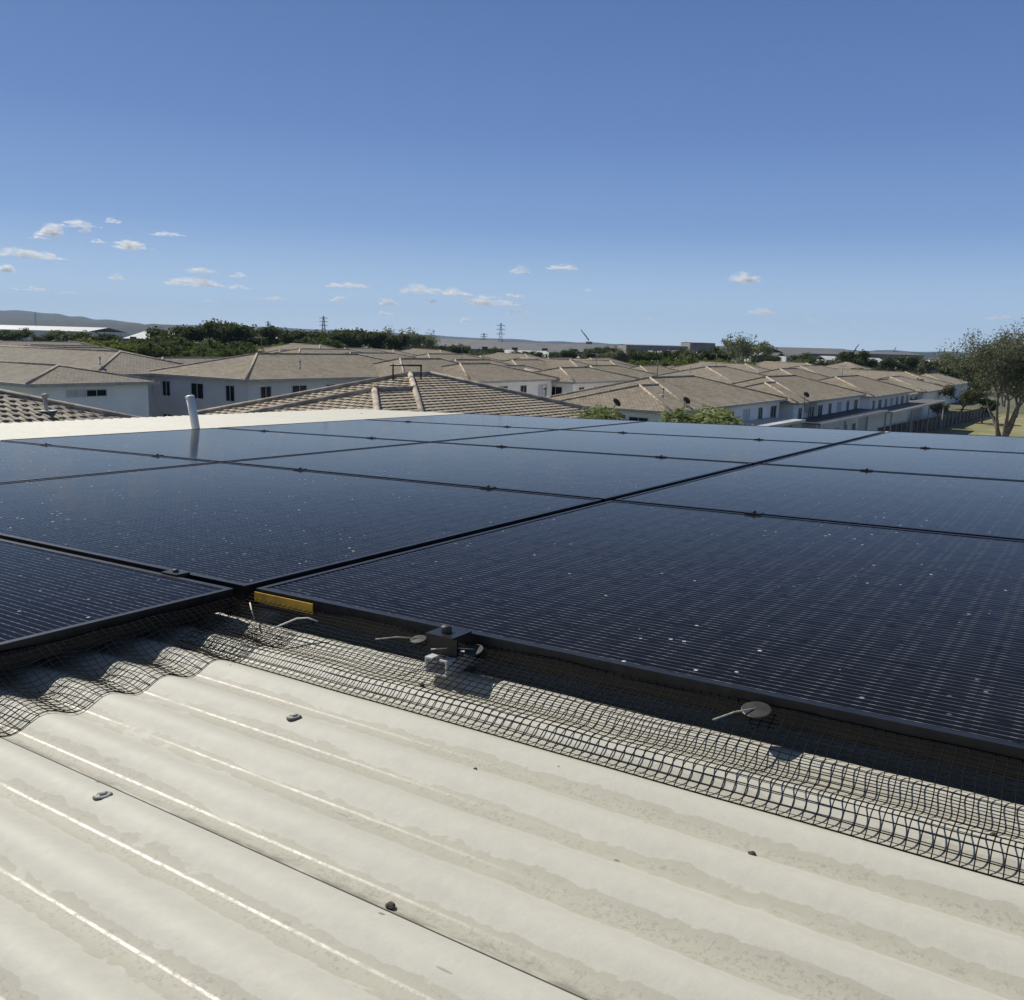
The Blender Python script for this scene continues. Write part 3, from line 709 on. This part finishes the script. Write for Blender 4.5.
def dishes(x, y, dd, label):
    p = at(x, y, dd); o = empty('satellite_dish', p); tag(o, label, 'satellite dish', 'dark satellite dishes on the tiled roofs')
    s = MB(); pr_ = [(.0, 0), (.10, .008), (.19, .032), (.29, .072), (.29, .085), (.19, .045), (.0, .016)]
    s.lathe(pr_, n=18); 
    rm_ = Matrix.Rotation(R(35), 3, 'Z') @ Matrix.Rotation(R(55), 3, 'Y')
    s.v = [tuple(rm_ @ Vector(v)) for v in s.v]; s.build('dish', M['dish'], o)
    s = MB(); s.tube([(0, 0, 0), (-.1, 0, -.25), (-.1, 0, -1.0)], .025, 6); s.tube([(0, 0, -.1), tuple(rm_ @ Vector((0, 0, .35)))], .015, 6); s.build('mast', M['dish'], o)
dishes(616, 403, 52, 'dark satellite dish at the left end of the leafy bush')
dishes(686, 401, 58, 'dark satellite dish on the eave above the leafy bush')
dishes(806, 395, 80, 'small dark satellite dish on the right-hand terrace')
# antenna frame on the near roof
o = empty('antenna_frame', at(421, 379, 29.6)); tag(o, 'black metal antenna frame with two posts and a crossbar above the nearest tiled roof', 'antenna')
for (xa, ya, xb, yb, nm) in ((393, 381, 393, 364, 'post'), (421, 379, 421, 365, 'post'), (390, 365, 422, 365.5, 'crossbar')):
    s = MB(); a, b_ = at(xa, ya, 29.6)-o.location, at(xb, yb, 29.6)-o.location; s.tube([a, b_], .03, 6); s.build(nm, M['dish'], o)
def roofvent(x, y, dd, label):
    o = empty('roof_vent', at(x, y, dd)); tag(o, label, 'roof vent', 'small vents on the tiled roofs')
    s = MB(); s.tube([(0, 0, -.25), (0, 0, .35)], .05, 10); s.tube([(0, 0, .3), (0, 0, .4), (0, 0, .42)], [.09, .09, .03], 10); s.build('pipe', M['fascia'], o)
    s = MB(); s.box((0, 0, -.05), (.22, .22, .012)); s.build('flashing', M['metalroof'], o)
roofvent(404, 401.5, 28.0, 'pale vent with a flashing on the nearest middle roof')
roofvent(46, 409, 24.6, 'grey vent on the scalloped tiles at the left')
roofvent(663, 394, 60, 'pale vent on the roof behind the leafy bush')
roofvent(545, 396, 40, 'small vent low on the right slope of the nearest middle roof')

# thin television aerials on a few ridges
def aerial(x, y, dd, label):
    o = empty('tv_aerial', at(x, y, dd)); tag(o, label, 'aerial', 'thin television aerials on the ridges')
    s = MB(); s.tube([(0, 0, -.2), (0, 0, 1.5)], .03, 6); s.build('mast', M['steelwork'], o)
    s = MB(); s.tube([(-.6, 0, 1.4), (.6, 0, 1.4)], .022, 5)
    for i in range(5): s.tube([(-.5+.25*i, -.35, 1.4), (-.5+.25*i, .35, 1.4)], .015, 4)
    s.build('elements', M['steelwork'], o)
for x, y, dd, lb in ((201, 357, 92, 'aerial on the townhouse with three dark upstairs windows'), (262, 354, 78, 'aerial on the broad roof left of centre'), (462, 359, 104, 'aerial right of the black antenna frame'),
                     (596, 365, 113, 'aerial between the gable ends and the leafy bush'), (657, 378, 75, 'aerial on the house behind the leafy bush'), (842, 377, 118, 'aerial in the middle of the right-hand terrace'), (716, 366, 107, 'aerial on the pale sandy roof')):
    aerial(x, y, dd, lb)
for x, y, dd, lb in ((300, 366, 70, 'pale vent on the broad roof left of centre'), (100, 362, 72, 'vent on the long weathered roof at left'), (725, 392, 84, 'vent on the terrace roof nearest the bush'), (800, 388, 98, 'vent on the terrace roof behind the dish'), (690, 371, 98, 'vent on the sandy pyramid roof')):
    roofvent(x, y, dd, lb)
# patio roofs behind the terrace, fence, lawn
def patio(x0, y0, x1, y1, d0, d1, depth, label, mat):
    a, b_ = at(x0, y0, d0), at(x1, y1, d1); b_.z = a.z = (a.z+b_.z)/2; X = (b_-a).normalized(); Yn = Vector((X.y, -X.x, 0)); o = empty('patio_cover', (a+b_)/2); tag(o, label, 'patio cover', 'patio covers behind the terrace')
    L = (b_-a).length/2; s = MB(); Z = Vector((0, 0, 1)); s.box((0, 0, 0), (L, depth/2, .05), (X, Yn, Z)); s.build('roof_sheet', M[mat], o)
    s = MB(); s.box(Yn*(depth/2+.03)+Vector((0, 0, -.04)), (L, .03, .12), (X, Yn, Z)); s.build('gutter', M['metalroof'], o)
    gz = ground(d0)-a.z
    for i in range(4):
        p = X*(-L+.2+(2*L-.4)*i/3) + Yn*(depth/2-.1); s = MB(); s.box((p.x, p.y, gz/2), (.07, .07, -gz/2-.06)); s.build('post', M['post'], o)
patio(797, 418, 868, 413, 81, 103, 4.2, 'dark patio cover with pale posts below the nearer terrace house', 'darkshade')
patio(874, 407, 930, 403, 106, 138, 4.2, 'second patio cover with a pale edge below the far terrace house', 'greyroof')
patio(745, 424, 785, 420, 72, 80, 3.6, 'pale lean-to cover at the near end of the terrace', 'metalroof')
fa, fb = at_z(848, 449, ground(110)), at_z(990, 416, ground(140)); fdir = (fb-fa); FL = fdir.length; fdir.normalize(); fn = Vector((fdir.y, -fdir.x, 0))
fo = empty('timber_fence', fa); tag(fo, 'dark weathered timber paling fence between the back yards and the lawn', 'fence')
s = MB(); i = 0; t = 0
while t < FL:
    h_ = 1.8+.04*random.random(); s.box(fdir*(t+.1)+fn*(.012*(i % 2))+Vector((0, 0, h_/2)), (.092, .012, h_/2), (fdir, fn, Vector((0, 0, 1)))); t += .19; i += 1
s.build('paling_panel', M['paling'], fo); t = 0
for kk in range(int(FL/2.7)+1):
    s = MB(); s.box(fdir*(kk*2.7)+fn*.08+Vector((0, 0, .98)), (.07, .05, .98), (fdir, fn, Vector((0, 0, 1)))); s.build('post', M['post'], fo)
lw = MB(); pts = [fa+fn*.3, fb+fn*.3, fb+fn*.3+Vector((60, 45, 0)), Vector((120, 60, 0)), fa+Vector((10, -60, 0))]
def gl(p, e=.03): return (p.x, p.y, ground(p.y)+e)
import itertools
for i in range(14):
    for j in range(10):
        q4 = []
        for (a, b_) in ((i, j), (i+1, j), (i+1, j+1), (i, j+1)):
            p = fa + fdir*(FL*(a/14*1.3-.15)) + fn*(.35+b_*5.5); q4.append(gl(p))
        lw.face(q4)
tag(lw.build('lawn', M['lawn']), kind='structure')
# parked car
cp = at_z(941, 385, -2.6) if False else at(941, 387, 190); cr = empty('parked_car', (cp.x, cp.y, cp.z-.7), R(40)); tag(cr, 'small white car parked by the shrubs left of the big gum tree', 'car')
s = MB(); prof = [(-2.1, .35), (-2.1, .8), (-1.3, .95), (-.7, 1.4), (.7, 1.42), (1.5, .98), (2.1, .85), (2.15, .35)]
for sg in (-1, 1): s.face([(x, sg*.85, z) for x, z in (prof if sg < 0 else prof[::-1])])
for (x0, z0), (x1, z1) in zip(prof, prof[1:]+prof[:1]): s.face([(x0, -.85, z0), (x0, .85, z0), (x1, .85, z1), (x1, -.85, z1)])
s.build('body', M['carpaint'], cr); s = MB(); s.box((0, 0, 1.16), (.8, .87, .17)); s.build('side_window', M['pane'], cr)
for x_, y_ in ((-1.3, -.8), (1.3, -.8), (-1.3, .8), (1.3, .8)):
    s = MB(); s.tube([(x_, y_-.1, .33), (x_, y_+.1, .33)], .33, 14); s.build('wheel', M['tyre'], cr)

# ------------------------------------------------------------------ trees
HH = {}
def make_tree(name, h, cr_w, seed, mat, bark, leaves, leaf, sparse=.5, trunk_frac=.35, stems=1, flat=.8):
    rnd = random.Random(seed); root = empty(name); tr = MB(); tips = []
    def limb(p, d, L, r, lev):
        n = 5; pts = [p]; rr = [r]; q_ = p
        for i in range(n):
            d = (d + Vector((rnd.uniform(-.2, .2), rnd.uniform(-.2, .2), rnd.uniform(-.02, .16)))).normalized(); q_ = q_ + d*L/n; pts.append(q_); rr.append(r*(1-.6*(i+1)/n))
            if lev >= 1 and i >= 2: tips.append((q_, L))
        tr.tube(pts, rr, 6 if lev < 2 else 4, False)
        if lev < 3:
            for kq in range(3 if lev else 4):
                a = rnd.uniform(0, 6.283); sp = rnd.uniform(.45, 1.0)
                nd = (d*(.9) + Vector((math.cos(a)*sp, math.sin(a)*sp, rnd.uniform(-.05, .35)))).normalized()
                limb(pts[rnd.choice((3, 4, 5)) if lev else rnd.choice((4, 5, 5))], nd, L*rnd.uniform(.5, .72), rr[-1]*.85, lev+1)
    for st in range(stems):
        a = rnd.uniform(0, 6.28); limb(Vector((math.cos(a)*.2*(stems > 1), math.sin(a)*.2*(stems > 1), -.4)), Vector((math.cos(a)*.28*(stems > 1), math.sin(a)*.28*(stems > 1), 1)).normalized(), h*trunk_frac*1.35, h*(.013 if stems > 2 else .02), 0)
    # fit the crown to the wanted size
    mx = max(math.hypot(t.x, t.y) for t, _ in tips); mz = max(t.z for t, _ in tips)
    sx, sz = (cr_w/2*.88)/mx, (h*.94)/mz
    fit = lambda v: Vector((v[0]*sx, v[1]*sx, v[2]*sz if v[2] > 0 else v[2]))
    tr.v = [tuple(fit(v)) for v in tr.v]; tips = [fit(t) for t, _ in tips]
    tr.build('trunk', M[bark], root)
    nc = max(10, int(len(tips)*sparse)); cl = rnd.sample(tips, min(nc, len(tips)))
    V, F = [], []
    per = max(4, leaves//len(cl)); cs = cr_w*.085
    for c in cl:
        rs = cs*rnd.uniform(.6, 1.35)
        for _ in range(int(per*rnd.uniform(.5, 1.5))):
            v = Vector((rnd.gauss(0, 1), rnd.gauss(0, 1), rnd.gauss(0, 1))); v = v.normalized()*rs*rnd.random()**.45; v.z *= flat
            p = c+v; a = Vector((rnd.uniform(-1, 1), rnd.uniform(-1, 1), rnd.uniform(-1, 1))).normalized(); b_ = a.cross(Vector((rnd.uniform(-1, 1), rnd.uniform(-1, 1), rnd.uniform(-1, 1)))).normalized()
            s_ = leaf*rnd.uniform(.6, 1.3); n0 = len(V); V += [p-a*s_, p-b_*s_*.45, p+a*s_, p+b_*s_*.45]; F.append((n0, n0+1, n0+2, n0+3))
    HH[root.name] = max(v.z for v in V)
    me = bpy.data.meshes.new('crown'); me.from_pydata(V, [], F); me.materials.append(M[mat]); o = bpy.data.objects.new('crown', me); COL.objects.link(o); o.parent = root
    return root
def place(o, x, ytop, dist, H, label, group, rz=0, cat='tree', gz=None, wide=1.0):
    top = at(x, ytop, dist); gz = ground(dist) if gz is None else gz
    H = HH.get(o.name, H); sc = (top.z-gz)/H; o.location = (top.x, top.y, gz); o.rotation_euler = (0, 0, rz); o.scale = (sc*wide, sc*wide, sc); tag(o, label, cat, group)
# the big gum at right
t1 = make_tree('gum_tree', 16, 22, 22, 'leaf_gum', 'bark', 34000, .16, .5, .2, 5, .85)
place(t1, 1018, 317, 118, 16, 'big gum tree with several leaning trunks on the lawn at the right edge', None, 1.2)
V_ = {}
V_['gum'] = make_tree('gum_tree', 14, 13, 5, 'leaf_pale', 'bark', 5500, .26, .6, .35, 2)
V_['dark'] = make_tree('evergreen_tree', 10, 12, 8, 'leaf_dark', 'darkbark', 6000, .26, .9, .22)
V_['dark2'] = make_tree('evergreen_tree', 10, 10, 14, 'leaf_mid', 'darkbark', 5000, .26, .9, .22)
V_['mid'] = make_tree('leafy_tree', 9, 10, 31, 'leaf_gum', 'darkbark', 4500, .26, .9, .22)
V_['yel'] = make_tree('leafy_tree', 6, 9, 44, 'leaf_yel', 'darkbark', 4000, .2, .9, .18)
V_['brn'] = make_tree('leafy_tree', 7, 8, 51, 'leaf_brown', 'darkbark', 3500, .2, .9, .2)
Hs = dict(gum=14, dark=10, dark2=10, mid=9, yel=6, brn=7); used = set()
def T(kind, x, y, dist, label, wide=1.0, group='trees among and behind the houses'):
    global used
    o = V_[kind] if kind not in used else copy_tree(V_[kind]); used.add(kind); HH[o.name] = HH[V_[kind].name]
    place(o, x, y, dist, Hs[kind], label, group, random.uniform(0, 6.28), wide=wide)
T('gum', 750, 331, 240, 'pale silvery gum tree standing above the roofs right of centre', 1.25)
T('gum', 1012, 345, 200, 'pale gum partly hidden behind the big gum tree at right')
T('dark', 848, 348, 270, 'round dark evergreen right of the silvery gum', 1.1)
T('yel', 708, 355, 190, 'bright yellow-green tree below the silvery gum, left half', 1.3); T('yel', 735, 358, 200, 'bright yellow-green tree below the silvery gum, right half', 1.2)
T('brn', 922, 378, 160, 'olive brown bushy tree left of the big gum, above the fence', 1.2)
T('brn', 965, 385, 150, 'second olive brown bushy tree, close to the trunks of the big gum', 1.2)
T('mid', 945, 398, 140, 'low leafy tree over the far end of the fence', 1.1)
T('dark2', 905, 396, 150, 'green tree in the back yards beyond the second patio cover')
T('dark2', 985, 396, 150, 'green tree right of the fence end, behind the gum trunks', 1.2)
T('mid', 1020, 372, 165, 'leafy tree behind the big gum at the right border', 1.4)
tlist = [('yel', 100, 337, 190, 1.3), ('yel', 124, 339, 170, 1.2), ('dark2', 165, 340, 150, .9), ('dark2', 190, 345, 140, .9), ('dark2', 218, 344, 150, .9), ('dark2', 245, 344, 160, .9), ('dark', 108, 330, 240, 1.2), ('dark2', 150, 335, 215, 1.2), ('dark', 176, 322, 240, 1.1), ('dark2', 185, 336, 200, 1.2),
        ('dark', 215, 317, 240, 1.2), ('dark', 242, 322, 245, 1.1), ('dark2', 225, 337, 195, 1.1), ('dark', 262, 334, 240, 1.0), ('dark2', 140, 345, 180, 1.0), ('dark2', 200, 343, 185, 1.1), ('yel', 275, 342, 215, 1.2),
        ('dark', 305, 327, 290, 1.2), ('dark', 335, 326, 290, 1.2), ('dark2', 318, 336, 250, 1.1), ('dark', 360, 329, 280, 1.2), ('dark', 384, 328, 280, 1.2), ('gum', 400, 325, 300, 1.0), ('gum', 422, 327, 310, 1.0), ('dark', 440, 343, 300, .9), ('dark', 466, 343, 290, .9),
        ('dark', 415, 346, 280, .9), ('dark2', 290, 334, 300, 1.1), ('dark', 492, 346, 300, .9), ('dark2', 520, 349, 320, .8), ('dark', 590, 346, 300, 1.2), ('dark', 575, 348, 310, 1.0), ('mid', 612, 350, 290, 1.1), ('mid', 632, 353, 260, 1.1), ('dark2', 655, 354, 260, 1.1),
        ('yel', 652, 358, 230, 1.1), ('dark', 680, 352, 280, 1.1), ('mid', 700, 353, 300, 1.1), ('dark', 725, 350, 290, 1.0), ('dark', 775, 353, 280, 1.2), ('mid', 792, 357, 260, 1.0), ('dark2', 818, 359, 270, 1.0), ('dark2', 868, 366, 240, 1.2), ('mid', 888, 362, 300, 1.2),
        ('mid', 905, 360, 320, 1.2), ('mid', 925, 358, 300, 1.1), ('mid', 945, 357, 290, 1.2), ('dark2', 965, 362, 260, 1.2), ('mid', 845, 368, 215, .9), ('dark', 540, 350, 330, .8), ('dark', 560, 351, 330, .8), ('brn', 583, 363, 170, .9), ('brn', 565, 362, 170, .8), ('yel', 440, 367, 90, .55), ('dark2', 12, 327, 330, 1.2), ('mid', 40, 329, 340, 1.3), ('dark2', 66, 330, 330, 1.2), ('mid', 88, 331, 320, 1.1),
        ('dark', 600, 345, 300, 1.0), ('mid', 622, 348, 250, 1.0), ('dark2', 642, 348, 250, 1.0), ('dark', 664, 347, 260, 1.0), ('mid', 686, 348, 250, 1.0), ('dark', 706, 347, 260, 1.0), ('dark2', 724, 346, 255, 1.0), ('dark2', 800, 352, 270, 1.0), ('mid', 826, 354, 270, 1.0), ('dark2', 880, 356, 270, 1.0), ('dark', 900, 354, 300, 1.0), ('mid', 930, 352, 280, 1.0)]
def tk(t):
    x, y, k, dd, wd = t
    return '%s %s' % ({'yel': 'bright green low trees', 'dark': 'dark dense evergreens', 'dark2': 'mid green bushy trees', 'mid': 'grey green trees', 'gum': 'thin open gum trees', 'brn': 'brownish shrubs'}[k], 'among the roofs' if dd < 195 else 'just behind the estate' if dd < 255 else 'in the far tree line')
to = ordinals([(x, y, k, dd, wd) for k, x, y, dd, wd in tlist], tk)
for i, (k, x, y, dd, wd) in enumerate(tlist):
    lab = to[(x, y, k, dd, wd)]
    T(k, x, y, dd, lab, wd*1.35)
# leafy bush poking over the far edge of the panels
M['leaf_bush'] = leaf_mat('pale yellow green leaves', (.10, .13, .035), (.42, .45, .22), .35)
bt = make_tree('leafy_tree', 6.5, 3.0, 77, 'leaf_bush', 'darkbark', 42000, .036, 1.0, .3)
for i, (x, y, wd) in enumerate([(634, 404, 2.0), (664, 403, 2.3), (698, 406, 2.0)]):
    o = bt if i == 0 else copy_tree(bt); HH[o.name] = HH[bt.name]
    place(o, x, y, 22, 6.5, 'pale green leafy tree top just beyond the panels, %s of three' % ('leftmost', 'middle', 'rightmost')[i], 'leafy tops beyond the panel edge', i*1.9, gz=-.3, wide=wd)

# ------------------------------------------------------------------ far sheds, pylons, cranes
def shed(x0, x1, ytop, dist, depth, hgt, label, mat, wmat='greyroof', slope=.06):
    a, b_ = at(x0, ytop, dist), at(x1, ytop+(x1-x0)*.0264, dist); W_ = (b_.x-a.x)/2; cx = (a.x+b_.x)/2
    zt = (a.z+b_.z)/2; o = empty('warehouse', (cx, dist, zt-hgt)); tag(o, label, 'warehouse', 'large sheds on the horizon')
    rz = hgt; s = MB(); y0, y1 = 0, depth; rise = depth/2*slope
    s.face([(-W_, y0, rz-rise), (W_, y0, rz-rise), (W_, depth/2, rz), (-W_, depth/2, rz)]); s.face([(-W_, depth/2, rz), (W_, depth/2, rz), (W_, y1, rz-rise), (-W_, y1, rz-rise)]); s.build('roof', M[mat], o)
    s = MB(); zb = ground(dist)-(zt-hgt)-1; s.box((0, depth/2, (rz-rise-.05+zb)/2), (W_-.3, depth/2-.3, (rz-rise-.05-zb)/2)); s.build('wall', M[wmat], o)
    n = max(2, int(W_/8)) if dist < 600 and dist > 430 else 0
    for i in range(n):
        p = -W_ + (i+.5)*2*W_/n; d = MB(); d.box((p, .2, 2.6), (1.8, .12, 2.2)); d.build('roller_door', M['darkshade'], o)
shed(-60, 88, 323, 900, 90, 5, 'long white shed roof on the horizon at the far left', 'metalroof', 'metalroof', .1)
shed(122, 165, 330.5, 500, 60, 8, 'pale shed roof between the dark trees at left', 'metalroof', slope=.14)
shed(395, 500, 337, 620, 90, 9, 'long pale grey shed right of the thin gum trees', 'greyroof', slope=.12)
shed(470, 620, 341, 560, 80, 8, 'long grey shed behind the pylon in the middle', 'greyroof', slope=.12)
shed(500, 580, 350, 420, 40, 6, 'lower pale shed in front of the middle grey shed', 'metalroof', slope=.14)
shed(626, 690, 344, 700, 60, 14, 'brown flat building on the skyline right of the crane', 'brownwall', 'brownwall', .02)
shed(690, 716, 342, 690, 40, 15, 'dark boxy building on the skyline left of the silvery gum', 'brownwall', 'brownwall', .02)
shed(655, 720, 351, 450, 50, 7, 'white shed roof below the brown building', 'metalroof', slope=.1)
shed(785, 865, 347, 620, 80, 9, 'grey shed behind the round dark evergreen', 'greyroof', slope=.1)
shed(860, 925, 351, 640, 70, 12, 'grey shed on the skyline left of the big gum', 'greyroof', 'brownwall', .05)
shed(868, 892, 358, 420, 30, 5, 'bright white low roof below the right skyline', 'metalroof', slope=.2)
for nb, (x0_, w0_, y0_, d0_) in enumerate([(548, 14, 349, 360), (604, 16, 351, 330), (668, 14, 350, 360), (752, 16, 352, 330), (786, 20, 353, 340), (826, 16, 356, 300), (905, 18, 357, 340), (930, 14, 360, 300), (455, 14, 346, 360), (262, 12, 337, 380)]):
    shed(x0_, x0_+w0_, y0_, d0_, 12, 5, '%s from the left of the little pale buildings half hidden in the far trees' % ORD[nb], 'metalroof' if nb % 2 else 'greyroof', 'metalroof', .2)
def lattice(x, ytop, dist, base_w, label, arms=True, lean=0):
    p = at(x, ytop, dist); gz = ground(dist); H = p.z-gz; o = empty('pylon', (p.x, p.y, gz)); tag(o, label, 'pylon', 'steel lattice towers on the skyline'); t = base_w*.032
    s = MB(); c = lambda k_, i: Vector(((-1, 1, 1, -1)[i % 4]*base_w/2*(1-k_*.86), (-1, -1, 1, 1)[i % 4]*base_w/2*(1-k_*.86), H*k_))
    ks = [0, .2, .38, .53, .66, .77, .86, .93, 1]
    for i in range(4): s.bar(c(0, i), c(1, i), t*1.5, t*1.5)
    for a, b_ in zip(ks[:-1], ks[1:]):
        for i in range(4): s.bar(c(a, i), c(b_, i+1), t, t); s.bar(c(a, i+1), c(b_, i), t, t)
    s.build('lattice', M['steelwork'], o)
    if arms:
        for k_ in (.70, .82, .93):
            s = MB(); s.bar((-base_w*.75, 0, H*k_), (base_w*.75, 0, H*k_), t*2, t*2); s.bar((-base_w*.75, 0, H*k_), (0, 0, H*(k_+.05)), t, t); s.bar((base_w*.75, 0, H*k_), (0, 0, H*(k_+.05)), t, t); s.build('cross_arm', M['steelwork'], o)
lattice(323.5, 316, 1100, 7, 'lattice pylon above the dark trees left of centre')
lattice(501, 323, 620, 4, 'tall lattice pylon above the roofs in the middle')
lattice(268, 321, 1300, 6, 'small faint pylon above the trees at left'); lattice(484, 333, 900, 5, 'short pylon just left of the tall middle one')
lattice(35, 312, 2600, 5, 'tiny pylon on the wooded hills at left')
def crane(x0, y0, x1, y1, dist, label):
    a, b_ = at(x0, y0, dist), at(x1, y1, dist); o = empty('crane', a); tag(o, label, 'crane', 'cranes on the skyline'); s = MB(); v = b_-a; n = 9; off = Vector((0, 0, .9))
    s.bar((0, 0, 0), v, .35, .35); s.bar(off, v+off*.3, .35, .35)
    for i in range(n): s.bar(v*(i/n), v*((i+1)/n)+off*(1-.7*(i+1)/n), .25, .25)
    s.build('boom', M['steelwork'], o); s = MB(); s.box((0, 0, -2.0), (2.2, 1.5, 1.6)); s.build('cab', M['brownwall'], o)
    s = MB(); s.box((0, 0, (ground(dist)-a.z-3)/2), (.8, .8, -(ground(dist)-a.z+3)/2)); s.build('tower', M['steelwork'], o)
crane(589, 341, 581, 330, 650, 'crane boom leaning left on the skyline in the middle')
crane(855, 350, 859, 344.5, 700, 'short crane boom on the skyline above the dark evergreen')
crane(893, 353, 896, 347.5, 700, 'short crane boom on the skyline left of the big gum')
# far-off wooded plain that reads as one mass
def wood(x0, x1, dist, n, hh, seed, label, mat):
    rnd = random.Random(seed); V, F = [], []
    for i in range(n):
        x = rnd.uniform(x0, x1); dd = dist*rnd.uniform(.86, 1.2); p = at(x, hor(x), dd); gz = ground(dd); w_ = rnd.uniform(4, 8); h_ = hh*rnd.uniform(.6, 1.15)
        for _ in range(70):
            v = Vector((rnd.gauss(0, 1), rnd.gauss(0, 1), rnd.gauss(0, 1))).normalized()*rnd.random()**.4
            q_ = Vector((p.x+v.x*w_*.6, p.y+v.y*w_*.6, gz+h_*.55+v.z*h_*.45)); a = Vector((rnd.uniform(-1, 1), rnd.uniform(-1, 1), rnd.uniform(-1, 1))).normalized(); b_ = a.cross(Vector((.3, .2, .9))).normalized(); s_ = rnd.uniform(.5, 1.1)
            n0 = len(V); V += [q_-a*s_, q_-b_*s_*.7, q_+a*s_, q_+b_*s_*.7]; F.append((n0, n0+1, n0+2, n0+3))
    me = bpy.data.meshes.new('wood'); me.from_pydata(V, [], F); me.materials.append(M[mat]); o = bpy.data.objects.new('wood', me); COL.objects.link(o); tag(o, label, 'woodland', kind='stuff')
wood(-60, 1080, 420, 190, 7, 3, 'broken line of distant trees behind the estate', 'leaf_mid')
wood(-60, 1080, 1100, 420, 9, 4, 'far-off wooded plain along the horizon', 'leaf_dark')
wood(440, 640, 480, 90, 7, 9, 'dark scrub in front of the long middle sheds', 'leaf_dark')
wood(590, 1060, 300, 130, 6, 5, 'shrubby green belt between the houses and sheds at right', 'leaf_mid')

# ------------------------------------------------------------------ clouds: soft clusters of many thin puffs
def cloud_mat():
    q = N('cloud vapour'); q.t.nodes.remove(q.b); tr = q.n('ShaderNodeBsdfTransparent'); df = q.n('ShaderNodeBsdfDiffuse'); df.inputs[0].default_value = (1, 1, 1, 1)
    tl = q.n('ShaderNodeBsdfTranslucent'); tl.inputs[0].default_value = (1, 1, 1, 1); a = q.n('ShaderNodeMixShader'); a.inputs[0].default_value = .9
    q.l(df.outputs[0], a.inputs[1]); q.l(tl.outputs[0], a.inputs[2]); b_ = q.n('ShaderNodeMixShader'); b_.inputs[0].default_value = .09
    q.l(tr.outputs[0], b_.inputs[1]); q.l(a.outputs[0], b_.inputs[2]); q.l(b_.outputs[0], q.out.inputs[0]); return q.m
M['cloud'] = cloud_mat()
bm = bmesh.new(); bmesh.ops.create_icosphere(bm, subdivisions=2, radius=1); ICO_V = [v.co.copy() for v in bm.verts]; ICO_F = [tuple(v.index for v in f.verts) for f in bm.faces]; bm.free()
clouds = [(54, 231, 40, 10, 1), (74, 224, 46, 6, .9), (84, 230, 22, 5, .7), (40, 237, 22, 4, .6), (96, 241, 18, 4, .6), (18, 251, 40, 11, 1), (42, 256, 44, 7, 1), (122, 245, 56, 9, 1), (112, 221, 24, 4, .6), (167, 233, 34, 6, .8), (6, 268, 22, 7, .9), (192, 281, 60, 11, 1.1), (200, 270, 34, 6, .8), (238, 287, 36, 4, .8), (28, 288, 36, 5, .7), (116, 277, 18, 5, .6),
  (274, 298, 32, 4.5, .9), (238, 275, 20, 5, .7), (348, 284, 42, 8, 1.1), (341, 299, 24, 5, .7), (386, 302, 24, 6, 1), (385, 313, 20, 4, .8), (432, 290, 76, 10, 1.2), (490, 301, 66, 9, 1.2), (514, 295, 20, 5, .8), (434, 301, 22, 4, .5), (520, 270, 22, 7, .7),
  (561, 266, 32, 8, 1.1), (466, 320, 18, 4, .7), (520, 311, 30, 5, .5), (748, 278, 42, 9, 1), (761, 312, 42, 6, 1.1), (1003, 317, 30, 6, .9), (812, 320, 26, 4, .4), (855, 323, 16, 3, .4), (588, 290, 10, 3, .3), (70, 292, 40, 4, .35), (150, 308, 30, 3, .3), (210, 300, 20, 3, .35), (650, 318, 20, 3, .3)]
clo = ordinals(clouds, lambda t: '%s white clouds %s' % ('faint wispy' if t[4] < .6 else 'bright long' if t[2] > 45 else 'bright small' if t[2] < 26 else 'bright flat', 'high above the skyline' if t[1] < 262 else 'in the middle band' if t[1] < 295 else 'low over the skyline'))
for i, (x, y, wpx, hpx, den) in enumerate(clouds):
    rnd = random.Random(100+i); dist = 9000; k_ = dist/PF; c = at(x, y, dist); w_ = wpx*k_; h_ = hpx*k_; V, F = [], []
    nl = rnd.randint(3, 5); lobes = [(rnd.uniform(-.36, .36), rnd.uniform(.35, 1)) for _ in range(nl)]
    n = int(46+wpx*1.5)
    for _ in range(int(n*den*.66)+9):
        lx, lh = rnd.choice(lobes); px_ = max(-.5, min(.5, rnd.gauss(lx, .12))); env = max(.08, (1-(2*px_)**2))*lh
        pz = -.35 + rnd.random()**1.5*env*1.0; r_s = h_*rnd.uniform(.08, .22)*(.5+env)
        p = Vector((px_*w_, rnd.uniform(-.3, .3)*w_*.5, pz*h_)); n0 = len(V)
        jit = Vector((rnd.uniform(0, 9), rnd.uniform(0, 9), rnd.uniform(0, 9)))
        for v in ICO_V: V.append(p + Vector((v.x*r_s*2.6, v.y*r_s*1.6, v.z*r_s*.8))*(1+.7*noise.noise(v*1.3+jit)))
        F += [tuple(n0+j for j in f) for f in ICO_F]
    me = bpy.data.meshes.new('cloud'); me.from_pydata(V, [], F); me.materials.append(M['cloud']); me.polygons.foreach_set('use_smooth', [True]*len(F))
    o = bpy.data.objects.new('cloud', me); COL.objects.link(o); o.location = c; o.visible_shadow = True
    tag(o, ('cloud, ' + clo[(x, y, wpx, hpx, den)]), 'cloud', 'small fair weather clouds')

# ------------------------------------------------------------------ haze
hz = MB(); hz.box((0, 3600, 146), (9000, 4600, 154)); hm = bpy.data.materials.new('thin haze'); hm.use_nodes = True; t_ = hm.node_tree
t_.nodes.remove(t_.nodes['Principled BSDF']); pv = t_.nodes.new('ShaderNodeVolumePrincipled'); pv.inputs['Color'].default_value = (.50, .72, 1, 1); pv.inputs['Density'].default_value = 6.5e-5
t_.links.new(pv.outputs[0], t_.nodes['Material Output'].inputs['Volume']); tag(hz.build('haze', hm), kind='stuff')
